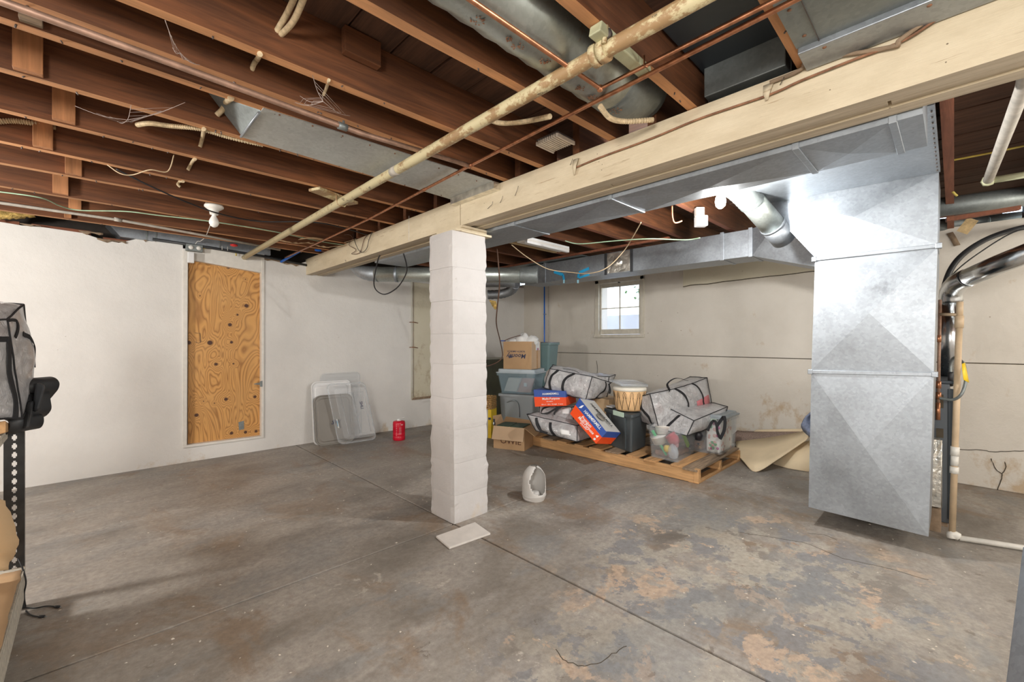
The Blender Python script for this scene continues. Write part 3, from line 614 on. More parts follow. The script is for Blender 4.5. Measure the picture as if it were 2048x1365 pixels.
# ================================================================ DUCTS
def xpanel(mb, P, nrm, h=.012, mi=0):   # quad with a cross break, centre pushed along nrm
    P = [Vector(p) for p in P]; c = sum(P, Vector())/4 + Vector(nrm)*h
    mb.add(P+[c], [(0,1,4),(1,2,4),(2,3,4),(3,0,4)], mi)
main = thing('main_duct', 'long galvanised trunk duct running right behind the cream beam', 'duct', (2.25, 2.0, 2.04))
DZ = 2.04; DX0_, DX1_ = 2.072, 2.43
br = [.075, .155, .455, 1.335, 2.1, 3.1, 4.1]
for i in range(len(br)-1):
    y0, y1 = br[i]+.001, br[i+1]-.001; m_ = MB()
    m_.add([(DX0_,y0,DZ),(DX1_,y0,DZ),(DX1_,y1,DZ),(DX0_,y1,DZ),(DX0_,y0,2.235),(DX1_,y0,2.235),(DX1_,y1,2.235),(DX0_,y1,2.235)], [(4,5,6,7),(0,1,5,4),(1,2,6,5),(2,3,7,6),(3,0,4,7)])
    xpanel(m_, [(DX0_,y0,DZ),(DX1_,y0,DZ),(DX1_,y1,DZ),(DX0_,y1,DZ)], (0,0,-1), .014 if y1-y0 > .2 else 0)
    m_.build('duct_section', 'galvanised', main, smooth=False)
for y in br[1:-1]:
    MB().box((DX0_-.006, y-.012, DZ-.006), (DX1_+.006, y+.012, 2.2)).build('drive_cleat', 'galvanised', main, bevel=.002)
pl_ = thing('return_plenum', 'tall galvanised sheet metal return plenum hanging just above the floor beside the furnace', 'duct', (3.7, .4, .115))
XP = 3.48; XR = 3.95
def sec(name, a, b, c, d, hb, back=XR):   # front quad bl br tr tl as (y,z)
    m_ = MB(); F = [(XP, y, z) for y, z in (a, b, c, d)]; B = [(back, y, z) for y, z in (a, b, c, d)]
    m_.add(F+B, [(4,5,6,7),(0,1,5,4),(1,2,6,5),(2,3,7,6),(3,0,4,7)]); xpanel(m_, F, (-1,0,0), hb)
    return m_.build(name, 'galvanised', pl_, smooth=False)
sec('plenum_section', (.689,.127), (.104,.115), (.082,1.05), (.673,1.035), .024)
sec('plenum_section', (.673,1.052), (.082,1.068), (.067,1.785), (.652,1.785), .024)
sec('plenum_section', (.652,1.81), (.067,1.805), (.061,2.216), (1.0,2.30), .026, 3.9)
for (ya, za, yb2, zb2) in ((.677,1.043,.078,1.058), (.656,1.797,.062,1.795)):
    MB().obox((XP-.006, (ya+yb2)/2, (za+zb2)/2), Vector((0, yb2-ya, zb2-za)).normalized(), Vector((1,0,0)), Vector((0,0,1)), abs(ya-yb2)/2+.004, .008, .011).build('slip_joint', 'galvanised', pl_, bevel=.002)
    for yy, zz in ((ya, za), (yb2, zb2)): MB().box((XP-.017, yy-.014, zz-.016), (XP+.01, yy+.014, zz+.016)).build('joint_clip', 'galvanised', pl_, bevel=.003)
MB().add([(2.44,.055,2.205),(2.44,.95,2.225),(3.475,1.0,2.235),(3.475,.055,2.215),(2.44,.055,2.23),(2.44,.95,2.24),(3.475,1.0,2.245),(3.475,.055,2.24)], [(0,1,2,3),(7,6,5,4),(0,4,5,1),(1,5,6,2),(2,6,7,3),(3,7,4,0)]).build('joist_pan', 'galvanised', pl_, smooth=False)
for i in range(14):
    x = 2.5+i*.068; MB().tube([(x,.066,2.206),(x,.066,2.199)], .004, 5).build('nail_head', 'nail_steel', pl_)
# trunk duct in front of the window
wd = thing('window_duct', 'horizontal galvanised duct running along back wall above small window', 'duct', (4.25, 2.6, 1.985))
WX0, WX1, WZa, WZb = 4.10, 4.41, 1.985, 2.222
ys = [1.227, 1.47, 2.37, 2.72, 3.95]
for i in range(4):
    MB().box((WX0, ys[i]+.001, WZa), (WX1, ys[i+1]-.001, WZb)).build('duct_section', 'galvanised', wd, bevel=.003)
for y in (1.235, 1.47, 3.60):
    MB().box((WX0-.006, y-.016, WZa-.006), (WX1+.006, y+.016, WZb+.012)).build('drive_cleat', 'galvanised', wd, bevel=.002)
MB().hexa([(3.96,.69,1.80),(4.26,.69,1.80),(WX1,1.222,WZa),(WX0,1.222,WZa),(3.96,.98,2.235),(4.26,.98,2.235),(WX1,1.222,WZb),(WX0,1.222,WZb)]).build('transition', 'galvanised', wd, smooth=False)
for y in (2.38, 2.70):   # mastic sealed take-off
    MB().box((WX0-.008, y-.016, WZa-.004), (WX0+.002, y+.016, WZb)).build('sealant_strip', 'rubber_black', wd, bevel=.003)
MB().box((WX0-.006, 2.40, WZa+.01), (WX0+.002, 2.68, WZb-.01)).build('foil_patch', 'foil', wd)
MB().lathe([(.0,.022),(.03,.02),(.05,.012),(.06,0)], (WX0-.006, 2.55, 2.10), 14, axis=(-1,0,0)).build('capped_hole', 'foil', wd)
# round ducts
def rduct(name, label, pts, r, m='galvanised', group=None, rings=(), corr=0):
    root = thing(name, label, 'duct', Vector(pts[0]), group)
    MB().tube(pts, r, 24).build('pipe', m, root)
    for (p, d, rr, ln) in rings:
        p = Vector(p); d = Vector(d).normalized(); MB().tube([p-d*ln/2, p-d*ln*.3, p+d*ln*.3, p+d*ln/2], [rr-.002, rr+.003, rr+.003, rr-.002], 24).build('band', m, root)
    return root
p0 = ad(1487,388,2.95); p1 = ad(1515,405,2.95); p2 = ad(1572,487,3.05)
a0 = ad(1440,378,2.9)
cr = bez([ad(1420,352,2.78), ad(1470,372,2.86), ad(1505,405,2.95)], 12)
rd = thing('drop_duct', 'crimped round galvanised pipe dropping onto sloped duct transition beside the lit bulb', 'duct', p0)
rs = [.078 + (.006 if i % 2 else 0) for i in range(len(cr))]
MB().tube(cr, rs, 24).build('crimped_elbow', 'galvanised_dull', rd)
dd = (ad(1568,478,3.10)-cr[-1]).normalized(); pe = cr[-1]+dd*((ad(1568,478,3.10)-cr[-1]).length)
MB().tube([cr[-1]-dd*.02, cr[-1]+(pe-cr[-1])*.62], .078, 24).build('pipe', 'galvanised_old', rd)
MB().tube([cr[-1]+(pe-cr[-1])*.60, cr[-1]+(pe-cr[-1])*.64], .083, 24).build('band', 'galvanised', rd)
MB().tube([cr[-1]+(pe-cr[-1])*.64, pe], .080, 24).build('collar', 'galvanised', rd)
rg = thing('branch_duct', 'round galvanised pipe with rusty top running behind the post', 'duct', ad(755,548,5.0))
q0, q1 = ad(752,549,4.75), ad(1072,551,4.62); dq = (q1-q0).normalized()
MB().tube([q0, q1], .082, 24).build('pipe', 'galvanised_old', rg)
MB().tube([q1-dq*.17, q1-dq*.16, q1, q1+dq*.02], [.082,.088,.088,.086], 24).build('end_cap', 'galvanised_dull', rg)
MB().tube([q0+dq*.22, q0+dq*.25], .086, 24).build('band', 'galvanised', rg)
el = bez([q0+dq*.03, q0-dq*.05+Vector((0,.02,.01)), q0-dq*.12+Vector((.0,.08,.05)), q0-dq*.13+Vector((.0,.2,.13))], 4)
MB().tube(el, [.085-.003*(i % 2) for i in range(len(el))], 24).build('elbow', 'galvanised', rg)
rg2 = thing('lower_branch_duct', 'lower crimped round duct below the rusty pipe, right of the post', 'duct', ad(1000,575,5.2))
q0, q1 = ad(930,566,5.3), ad(1030,566,5.3)
MB().tube([q0, q1], .055, 20).build('pipe', 'galvanised', rg2)
cr = bez([ad(975,590,5.6), ad(1005,588,5.6), ad(1024,580,5.5), ad(1030,570,5.4)], 8)
MB().tube(cr, [.055+.006*(i % 2) for i in range(len(cr))], 20).build('crimped_elbow', 'galvanised', rg2)
MB().sheet([[ad(978,600,5.5),ad(992,603,5.5)],[ad(984,612,5.5),ad(994,610,5.5)],[ad(990,620,5.5),ad(993,618,5.5)]], .004).build('torn_tape', 'insulation', rg2)
# big old pipe in the near joist bay
od = thing('spiral_duct', 'large stained round metal duct between joists above the yellow drain pipe', 'duct', (.5, 1.0, 2.20))
n = 54; pts = [(-1.2+2.75*i/n, 1.0, 2.346) for i in range(n+1)]
MB().tube(pts, [.122+(.0045 if i % 2 == 0 else 0) for i in range(n+1)], 32).build('pipe', 'galvanised_old', od)
cr = bez([(1.55,1.0,2.346),(1.66,1.0,2.35),(1.82,1.0,2.40)], 8)
MB().tube(cr, [.120+.007*(i % 2) for i in range(len(cr))], 28).build('crimped_end', 'galvanised_dull', od)
for px, py, r in ((957,42,.024),(1035,92,.022),(1017,78,.012),(1090,122,.018),(1160,178,.018),(1185,195,.018),(1232,222,.026)):
    d = ray(px, py); best = None
    for k in range(400):
        p = Vector((0,0,CAMZ))+d*(.6+k*.006)
        if (Vector((0,p.y-1.0,p.z-2.346))).length < .128: best = p; break
    if best:
        nn = Vector((0, best.y-1.0, best.z-2.346)).normalized(); rm = MB()
        ex = Vector((1,0,0)); ey = nn.cross(ex)
        for k in range(16):
            a = random.uniform(0, 6.28); rr = r*math.sqrt(random.random()); c0 = best+ex*rr*math.cos(a)+ey*rr*math.sin(a); c0 = Vector((c0.x, 1.0, 2.346)) + Vector((0, c0.y-1.0, c0.z-2.346)).normalized()*.1275
            a2 = random.uniform(0, 6.28); u = ex*math.cos(a2)+ey*math.sin(a2); v_ = nn.cross(u)
            rm.add([c0-u*.005, c0+v_*.003, c0+u*.005, c0-v_*.003, c0+nn*.0015], [(0,1,4),(1,2,4),(2,3,4),(3,0,4)])
        o = rm.build('rust_blister', 'rust', od, fix=False); o['kind'] = 'stuff'
# panned joist bay (left) and pan (top right)
pan = thing('joist_pan_cover', 'long flat sheet metal pan nailed under two joists left of the drain pipe', 'duct cover', (1.2, 2.26, 2.235))
MB().add([(.535,2.065,2.244),(1.80,2.01,2.244),(1.83,2.47,2.244),(.535,2.43,2.244),(.535,2.065,2.2485),(1.80,2.01,2.2485),(1.83,2.47,2.2485),(.535,2.43,2.2485)], [(3,2,1,0),(4,5,6,7),(0,1,5,4),(1,2,6,5),(2,3,7,6),(3,0,4,7)]).build('sheet', 'pan_metal', pan, smooth=False)
MB().add([(.535,2.10,2.244),(.535,2.42,2.244),(.40,2.42,2.40),(.43,2.10,2.40)], [(0,1,2,3)]).build('end_flap', 'galvanised_dull', pan, fix=False)
MB().tube([(.53,2.11,2.241),(.53,2.42,2.241)], .006, 6).build('hem', 'galvanised', pan)
MB().box((1.80,2.0,2.20),(1.853,2.45,2.244)).build('end_strip', 'foil', pan)
for i in range(9):
    for y in (2.07, 2.445): MB().tube([(.6+i*.14, y, 2.244), (.6+i*.14, y, 2.240)], .004, 5).build('nail_head', 'rust', pan)
pan2 = thing('wide_joist_pan', 'broad dull sheet metal pan under joists at the top right of beam', 'duct cover', (1.4, .05, 2.235))
MB().box((.75,-.75,2.242),(1.72,.375,2.2475)).build('sheet', 'galvanised_dull', pan2)
MB().box((1.72,-.75,2.222),(1.85,.372,2.2475)).build('flange', 'galvanised', pan2, bevel=.003)
MB().box((.75,.31,2.238),(1.75,.312,2.243)).build('seam', 'nail_steel', pan2)
MB().tube([(1.50,.22,2.238),(1.50,-.7,2.238)], .008, 6).build('drive_cleat', 'galvanised_dull', pan2)
for (x, y) in ((1.66,.34),(1.5,.345),(1.3,.35),(1.05,.35),(1.74,.3),(1.74,.05),(1.74,-.2)): MB().lathe([(0,-.003),(.006,-.002),(.006,0)], (x,y,2.222 if x > 1.72 else 2.2415), 8).build('screw_head', 'rust', pan2)
boot = thing('register_boot', 'dark sheet metal register boot inside joist bay behind the copper pipes', 'duct', (1.7, .6, 2.3))
MB().box((1.86,.44,2.28),(1.95,.74,2.42)).build('box', 'galvanised_dull', boot, bevel=.004)
MB().box((1.50,.41,2.40),(1.90,.755,2.455)).build('dark_liner', 'furnace_dark', boot, bevel=.004)
vent = thing('white_grille', 'small white louvred grille lying in a joist bay above the beam', 'grille', (1.75, 1.45, 2.27))
MB().box((1.69,1.40,2.306),(1.83,1.54,2.312)).build('back_plate', 'nail_steel', vent)
for i in range(9): MB().box((1.694,1.406+i*.0148,2.288),(1.826,1.414+i*.0148,2.305)).build('slat', 'fluted_cream', vent)
MB().box((1.69,1.395,2.282),(1.83,1.403,2.30)).build('frame', 'fluted_cream', vent); MB().box((1.69,1.537,2.282),(1.83,1.545,2.30)).build('frame', 'fluted_cream', vent)
# duct seen above the left wall
wtd = thing('wall_top_duct', 'galvanised duct tucked in the gap above the left wall', 'duct', (.6, 5.62, 2.26))
MB().hexa([(.22,5.50,2.235),(1.50,5.50,2.235),(1.50,5.78,2.235),(.22,5.78,2.235),(.12,5.50,2.36),(1.50,5.50,2.36),(1.50,5.78,2.36),(.12,5.78,2.36)]).build('duct_section', 'galvanised', wtd)
for x in (.40, .47, 1.0): MB().box((x,5.494,2.234),(x+.014,5.79,2.365)).build('drive_cleat', 'galvanised_dull', wtd)

# ================================================================ PIPES
def pipe(name, label, pts, r, m, cat='pipe', seg=12, group=None):
    root = thing(name, label, cat, Vector(pts[0]), group); MB().tube(pts, r, seg).build('pipe', m, root); return root
ZP = 2.205
A, B = az(1425,-14,ZP), az(480,514,ZP)
B = Vector((1.235, 5.50, 2.175)); A = Vector((1.222, -.9, 2.205)); Cn = Vector((1.205, .80, 2.198))
dr = pipe('drain_pipe', 'thick yellow painted cast drain pipe, rusting, running diagonally under the joists', [A, Cn, B], .025, 'drain_paint', seg=18)
d = (B-Cn).normalized()
for k, rr in ((0,.036),(.03,.036)): MB().tube([Cn-d*(.012-k), Cn+d*(.012+k)], rr, 18).build('hub', 'drain_paint', dr)
MB().lathe([(.0,.0),(.016,.0),(.016,.012),(0,.012)], Cn+Vector((-.03,-.03,.03)), 8, axis=(1,.4,0)).build('hub_bolt', 'nail_steel', dr)
MB().tube([Cn+Vector((-.03,-.02,.0)), Cn+Vector((-.035,-.03,.05))], .008, 6).build('hanger', 'drain_paint', dr)
p = Cn.lerp(B, .55)
MB().tube([Cn.lerp(B,.29)-d*.03, Cn.lerp(B,.29)+d*.03], .0262, 18).build('clamp_band', 'grey_paint_pipe', dr)
hb = thing('hanger_block', 'pale green split wood block beside the drain pipe hub', 'wood block', (1.25, .82, 2.2))
MB().hexa([(1.13,.765,2.212),(1.47,.77,2.222),(1.47,.815,2.222),(1.13,.81,2.212),(1.14,.765,2.249),(1.46,.77,2.249),(1.46,.815,2.249),(1.14,.81,2.249)]).build('block', 'pale_green_paint', hb, bevel=.004)
hb2 = thing('yellow_hanger_board', 'yellow board with bent strap holding the drain pipe', 'board', az(665,385,2.24))
a_, b_ = az(628,378,2.235), az(706,408,2.235); dd = (b_-a_).normalized(); nn = Vector((-dd.y, dd.x, 0))
MB().obox((a_+b_)/2, dd, nn, Vector((0,0,1)), (b_-a_).length/2, .05, .009).build('board', 'drain_paint', hb2, bevel=.003)
pc = Cn.lerp(B, .43)
c0 = az(668,398,2.2)
MB().tube([(1.19,c0.y,2.235),(1.19,c0.y,2.19),(1.21,c0.y,2.165),(1.245,c0.y,2.165),(1.265,c0.y,2.19),(1.265,c0.y,2.235)], .006, 6).build('strap', 'drain_paint', hb2)
# copper lines
ZC = 2.205
cA = [Vector((1.61, 5.35, 2.205)), Vector((1.60,4.18,2.21)), Vector((1.585,3.25,2.215)), Vector((1.50,1.86,2.215)), Vector((1.40,-.3,2.215)), Vector((1.36,-1.2,2.215))]
cl = pipe('copper_water_line', 'long thin copper water pipe crossing under the joists beside the drain pipe', cA, .0085, 'copper', seg=10)
jn = Vector((1.50,1.86,2.215)); MB().tube([jn+Vector((0,-.02,0)), jn+Vector((0,.02,0))], .0115, 10).build('tee', 'copper', cl)
MB().tube([Vector((1.53,2.35,2.215)), Vector((1.532,2.40,2.215))], .0105, 10).build('coupling', 'copper', cl)
br_ = pipe('dark_branch_pipe', 'dark thin pipe running beside a joist into the copper tee', [(-2.8,1.86,2.228), (.2,1.915,2.222), (.9,1.93,2.217), (1.49,1.865,2.215)], .012, 'grey_paint_pipe', seg=10)
br_.children[0].data.materials[0] = M['copper_dull']
MB().tube([(.80,1.93,2.218),(.84,1.93,2.218)], .016, 10).build('coupling', 'galvanised_dull', br_)
MB().tube([(.825,1.93,2.215),(.825,1.93,2.245)], .006, 6).build('hanger', 'galvanised_dull', br_)
e2 = az(1200,177,ZC)
c2 = pipe('copper_elbow_line', 'copper pipe turning a corner in front of the large round duct', [(e2.x-2.6, e2.y+.05, ZC+.01), e2, (1.385,-.3,ZC+.012), (1.36,-1.2,ZC+.012)], .0085, 'copper', seg=10)
MB().lathe([(.0,-.014),(.010,-.010),(.013,0),(.010,.010),(0,.014)], e2, 10).build('elbow', 'copper', c2)
hk = az(1295,128,ZC); MB().tube([hk+Vector((0,0,-.01)), hk+Vector((0,.012,.0)), hk+Vector((0,.012,.035))], .003, 5).build('pipe_hook', 'copper', c2)
# conduit under the joists by the left wall
gp = pipe('grey_conduit', 'grey rusty conduit crossing under joists above the left wall', [(-1.6,4.33,2.232), az(0,406,2.232), az(236,440,2.232), az(380,466,2.232), az(560,500,2.232)], .011, 'grey_paint_pipe', seg=10)
c0 = az(236,440,2.232); dd = (az(250,443,2.232)-c0).normalized(); MB().tube([c0-dd*.022, c0+dd*.022], .016, 10).build('coupling', 'grey_paint_pipe', gp)
dc = pipe('dark_conduit', 'dark pipe lying along the top of the left wall over the boarded door', [(.45,5.47,2.245), (.95,5.47,2.23), (1.5,5.47,2.205), (1.9,5.50,2.17)], .014, 'rubber_black', seg=10)
for x in (1.02, 1.07): MB().tube([(x,5.452,2.222),(x,5.452,2.262)], .003, 5).build('clip', 'off_white', dc)
# right side pipes
tp = pipe('tan_ceiling_pipe', 'tan painted pipe with elbow hanging under the ceiling at far right', [Vector((2.0,-.165,2.15)), az(2048,172,2.15), az(1976,362,2.15)], .022, 'grey_paint_pipe', seg=14)
e = az(1976,362,2.15); f = az(2060,356,2.15); f = e + (Vector((e.x+.02,-.9,2.14))-e)
MB().lathe([(0,-.03),(.024,-.02),(.029,0),(.024,.02),(0,.03)], e, 14, axis=(0,1,0)).build('elbow', 'pale_green_paint', tp)
MB().tube([e, f], .018, 14).build('outlet', 'pale_green_paint', tp)
r1 = rduct('upper_round_duct', 'upper galvanised pipe crossing at ceiling level behind the tan pipe', [ad(1860,418,3.25), ad(1960,404,3.15), ad(2100,386,3.0)], .068, 'galvanised_dull')
r2 = rduct('lower_round_duct', 'lower galvanised pipe with banded joints near ceiling at far right', [ad(1860,452,3.9), ad(1985,442,3.85), ad(2110,428,3.8)], .055, 'galvanised_dull', rings=((ad(1965,444,3.86),(1,-1,0),.057,.03),(ad(2000,441,3.85),(1,-1,0),.057,.03)))
lum = thing('brown_wood_strip', 'reddish brown wood strip lying against the round ducts at far right', 'wood strip', ad(1890,432,3.15))
a_, b_ = ad(1892,440,3.15), ad(2040,416,2.95); dd = (b_-a_).normalized()
MB().obox((a_+b_)/2, dd, dd.cross(Vector((0,0,1))).normalized(), Vector((0,0,1)), (b_-a_).length/2, .02, .014).build('strip', 'post_wood', lum)
wb = thing('wood_scrap', 'short pale wood scrap wedged beneath the ducts at far right', 'wood scrap', ad(1935,455,3.5))
a_, b_ = ad(1925,464,3.4), ad(1945,440,3.4); dd = (b_-a_).normalized()
MB().obox((a_+b_)/2, dd, dd.cross(ray(1935,450)).normalized(), ray(1935,450).normalized(), .07, .035, .012).build('scrap', 'pale_wood', wb)
sc2 = thing('torn_card_scrap', 'torn brown card scrap stuck high on the wall behind the plenum', 'scrap', axx(1905,480,5.46))
MB().sheet([[axx(px, py, 5.468) for px, py in r_] for r_ in (((1893,468),(1906,464)),((1900,478),(1912,474)),((1908,493),(1921,490)))], .006).build('scrap', 'mortar_brown', sc2)
hose = cable('black_hose', 'thick black hose curving down between plenum and wall at right', [ad(2110,448,3.4), ad(2048,455,3.4), ad(1975,478,3.4), ad(1920,515,3.4), ad(1893,560,3.4), ad(1885,620,3.4), ad(1884,700,3.3)], .020, 'rubber_black', 'hose', 12)
cable('thin_black_line', 'thin black line curving down beside the thick black hose', [ad(2100,460,3.3), ad(2035,462,3.3), ad(1960,505,3.3), ad(1905,550,3.3), ad(1888,590,3.3)], .005, 'black_cable')
# furnace
fu = thing('furnace', 'dark grey furnace cabinet standing behind the metal plenum', 'furnace', (4.5, .35, 0))
MB().box((4.10,.02,.03),(4.75,.62,.965)).build('cabinet', ['furnace_grey'], fu, bevel=.006)
MB().box((4.095,.002,.06),(4.12,.03,.93)).build('corner_post', 'furnace_dark', fu, bevel=.003)
MB().box((4.09,.0,.965),(4.76,.63,.985)).build('top_panel', 'furnace_dark', fu, bevel=.003)
for z0, z1 in ((.60,.66),(.80,.89)): MB().box((4.093,.05,z0),(4.1,.085,z1)).build('knockout', 'crack_dark', fu)
MB().box((4.12,.03,0),(4.7,.6,.03)).build('base', 'mortar_brown', fu)
ff = thing('foil_wrapped_duct', 'short foil taped flexible duct between plenum and furnace', 'duct', (4.02,.15,.16))
g = []
for i in range(9):
    row = []
    for j in range(9):
        row.append(Vector((3.985-.012*math.sin(j/8*math.pi)+.008*noise.noise(Vector((i*1.3,j*1.3,0))), .215-.155*i/8, .16+.44*j/8)))
    g.append(row)
MB().sheet(g, .01, sm=False).build('foil_face', 'foil', ff)
MB().box((3.995,.065,.15),(4.085,.21,.60)).build('foil_body', 'foil', ff, bevel=.01)
MB().tube([(3.99,.06,.6),(3.98,.06,.4),(3.99,.06,.16)], .006, 6).build('torn_edge', 'foil', ff)
MB().box((3.97,.06,0),(4.08,.23,.148)).build('support_block', 'mortar_brown', ff)
vp = thing('vent_pipe', 'shiny galvanised vent pipe rising from the furnace and bending right', 'pipe', (4.3,.15,.985))
v0 = ad(1897,762,3.28); v0.z = .987; v1 = ad(1902,600,3.28)
MB().tube([v0, v1], .062, 24).build('riser', 'galvanised_shiny', vp)
e1 = ad(1908,575,3.2); rise = bez([v1-Vector((0,0,.01)), ad(1903,583,3.26), ad(1915,566,3.18), ad(1935,556,3.1)], 4)
MB().tube(rise, [.065 if i % 2 else .067 for i in range(len(rise))], 24).build('elbow', 'galvanised_shiny', vp)
MB().tube([rise[-1], ad(2000,528,2.9), ad(2120,482,2.6)], .064, 24).build('run', 'galvanised_shiny', vp)
pv = thing('pvc_drain_pipe', 'tan plastic drain pipe standing in front of furnace with floor elbow', 'pipe', az(1903,1082))
b0 = ad(1904,1076,2.72); t0 = ad(1919,632,2.72)
MB().tube([b0, t0], .0165, 14).build('riser', 'pvc_tan', pv)
for f0, f1, m in ((.29,.32,'pvc_white'),(.325,.37,'pvc_white'),(.37,.41,'pvc_white'),(.945,1.0,'pvc_tan')): MB().tube([b0.lerp(t0,f0), b0.lerp(t0,f1)], .0215 if m == 'pvc_tan' or f0 != .325 else .019, 14).build('coupling', m, pv)
MB().tube([t0, ad(1920,604,2.72)], .0165, 14).build('open_end', 'pvc_tan', pv)
MB().tube([ad(1917,630,2.72), ad(1880,629,2.85)], .010, 10).build('side_stub', 'pvc_tan', pv)
fl = Vector((b0.x, b0.y, .026))
MB().tube(bez([b0, fl+Vector((0,0,.012)), fl+Vector((.006,-.03,.0))], 4), .024, 14).build('elbow', 'pvc_white', pv)
MB().tube([fl+Vector((.006,-.03,-.005)), az(2044,1096,.02), Vector((4.1,-.75,.02))], .0165, 12).build('floor_run', 'pvc_white', pv)
gl = thing('gas_line', 'copper coloured gas pipe with fittings running down beside the plenum', 'pipe', ad(1876,830,2.85))
MB().tube([ad(1880,600,2.85), ad(1876,835,2.85)], .009, 10).build('pipe', 'copper_dull', gl)
for y in (678, 770, 792): MB().tube([ad(1877,y-7,2.85), ad(1877,y+7,2.85)], .014, 10).build('fitting', 'copper', gl)
MB().tube([ad(1876,806,2.85), ad(1876,840,2.85)], .012, 10).build('drip_leg', 'copper', gl)
fx = cable('flexible_gas_hose', 'grey braided hose looping around the tan plastic pipe', [ad(1880,797,2.78), ad(1905,800,2.72), ad(1922,790,2.68), ad(1931,765,2.68), ad(1930,735,2.70), ad(1922,722,2.78), ad(1908,716,2.85), ad(1902,728,2.88), ad(1901,745,2.88)], .0085, 'galvanised_dull', 'hose', 10)
yt = thing('yellow_tag', 'yellow tag hanging on the grey braided hose', 'tag', ad(1930,735,2.66))
MB().sheet([[ad(1924,728,2.66),ad(1930,726,2.66)],[ad(1925,746,2.65),ad(1934,745,2.66)],[ad(1927,760,2.64),ad(1938,766,2.65)]], .002).build('tag_sheet', 'yellow_carton', yt)
MB().tube([ad(1901,745,2.88), ad(1901,772,2.9)], .014, 10).build('gas_valve_nipple', 'black_cable', gl)
# leaning metal sheet at the right edge
lm = thing('leaning_metal_panel', 'slanting galvanised cabinet side at the right edge of the picture', 'metal panel', ad(2030,1390,1.35))
a_, b_, c_, d_ = ad(2008,1400,1.35), ad(2046,1095,1.62), ad(2230,1095,1.3), ad(2230,1400,1.1)
up_ = [a_, d_, c_, b_]; th_ = Vector((.03,-.02,-.01))
MB().hexa([a_+th_, d_+th_, c_+th_, b_+th_, a_, d_, c_, b_]).build('panel', 'galvanised', lm)
lg = MB().box((1.9,-.62,0),(1.96,-.56,.30)); lg.build('foot', 'galvanised_dull', lm)
# ================================================================ FITTINGS AND WIRES
lh = thing('bulb_holder', 'white porcelain bulb holder with unlit bulb and cord on joist above the boarded door', 'lamp', az(428,405,2.25))
c = az(428,412,2.235)
MB().box((c.x-.05,c.y-.02,c.z+.0),(c.x+.05,c.y+.04,c.z+.014)).build('backing_block', 'old_wood', lh)
MB().lathe([(0,0),(.060,0),(.060,-.012),(.045,-.024),(.030,-.034),(.026,-.065),(.0,-.065)], c, 24).build('holder', 'porcelain', lh)
MB().lathe([(.012,-.060),(.014,-.075),(.022,-.09),(.031,-.112),(.031,-.128),(.022,-.147),(.008,-.156),(0,-.157)], c, 24).build('bulb', 'bulb_off', lh)
cable('white_lamp_cord', 'thin white cord hanging from the unlit bulb holder to the outlet box', [c+Vector((0,0,-.06)), ayy(413,470,5.0), ayy(402,482,5.35), ayy(394,484,5.45), ayy(385,500,5.50)], .0035, 'off_white', 'cord')
ob = thing('outlet_box', 'small grey metal outlet box with two white sockets above the boarded door', 'outlet', ayy(388,497,5.50))
p = ayy(388,497,5.49); MB().box((p.x-.07,5.45,p.z-.035),(p.x+.07,5.51,p.z+.035)).build('box', 'galvanised_dull', ob, bevel=.004)
for dx in (-.03,.035): MB().lathe([(0,.012),(.018,.012),(.022,0)], (p.x+dx,5.45,p.z), 14, axis=(0,-1,0)).build('socket', 'porcelain', ob)
wp_ = tag(MB().box((p.x-.06,5.43,p.z-.16),(p.x-.005,5.48,p.z-.05)).build('plug_adapter', 'white_plastic', bevel=.006), 'white plug adapter hanging below the grey outlet box', 'plug')
cable('yellow_cable', 'yellow cable running from outlet box to drain pipe along wall top', [ayy(403,497,5.48), ayy(425,496,5.49), ayy(450,499,5.49), ayy(470,505,5.49), ayy(472,512,5.49)], .006, 'yellow_cable')
tag(MB().lathe([(.0,.02),(.012,.02),(.034,.012),(.034,0),(.014,-.008),(.0,-.008)], ayy(468,492,5.2), 12).build('valve_wheel', 'red_valve'), 'red valve wheel beside the drain pipe at the wall top', 'valve')
bp = thing('blue_pipe', 'bright blue plastic pipe bending across the gap beside the beam end', 'pipe', ayy(600,508,5.3))
MB().tube([ayy(562,524,5.45), ayy(604,500,5.15)], .014, 12).build('pipe', 'blue_plastic', bp); MB().tube([ayy(608,499,5.15), ayy(650,502,5.0)], .014, 12).build('pipe', 'blue_plastic', bp)
MB().tube([ayy(600,503,5.16), ayy(612,497,5.13)], .018, 12).build('elbow', 'copper_dull', bp)
bp2 = thing('blue_riser', 'straight blue plastic pipe running down the back wall left of window', 'pipe', (5.5,4.95,.3))
pr = axx(1088,600,5.52); MB().tube([(5.53,pr.y,.3),(5.53,pr.y,2.25)], .011, 12).build('riser', 'blue_plastic', bp2)
for z in (.8,1.7): MB().box((5.52,pr.y-.02,z),(5.56,pr.y+.02,z+.012)).build('pipe_clip', 'galvanised', bp2)
pr = axx(1096,600,5.54); tag(MB().tube([(5.555,pr.y,.3),(5.555,pr.y,2.25)], .006, 8).build('grey_riser', 'grey_paint_pipe'), 'thin grey tube beside the blue pipe on the back wall', 'pipe')
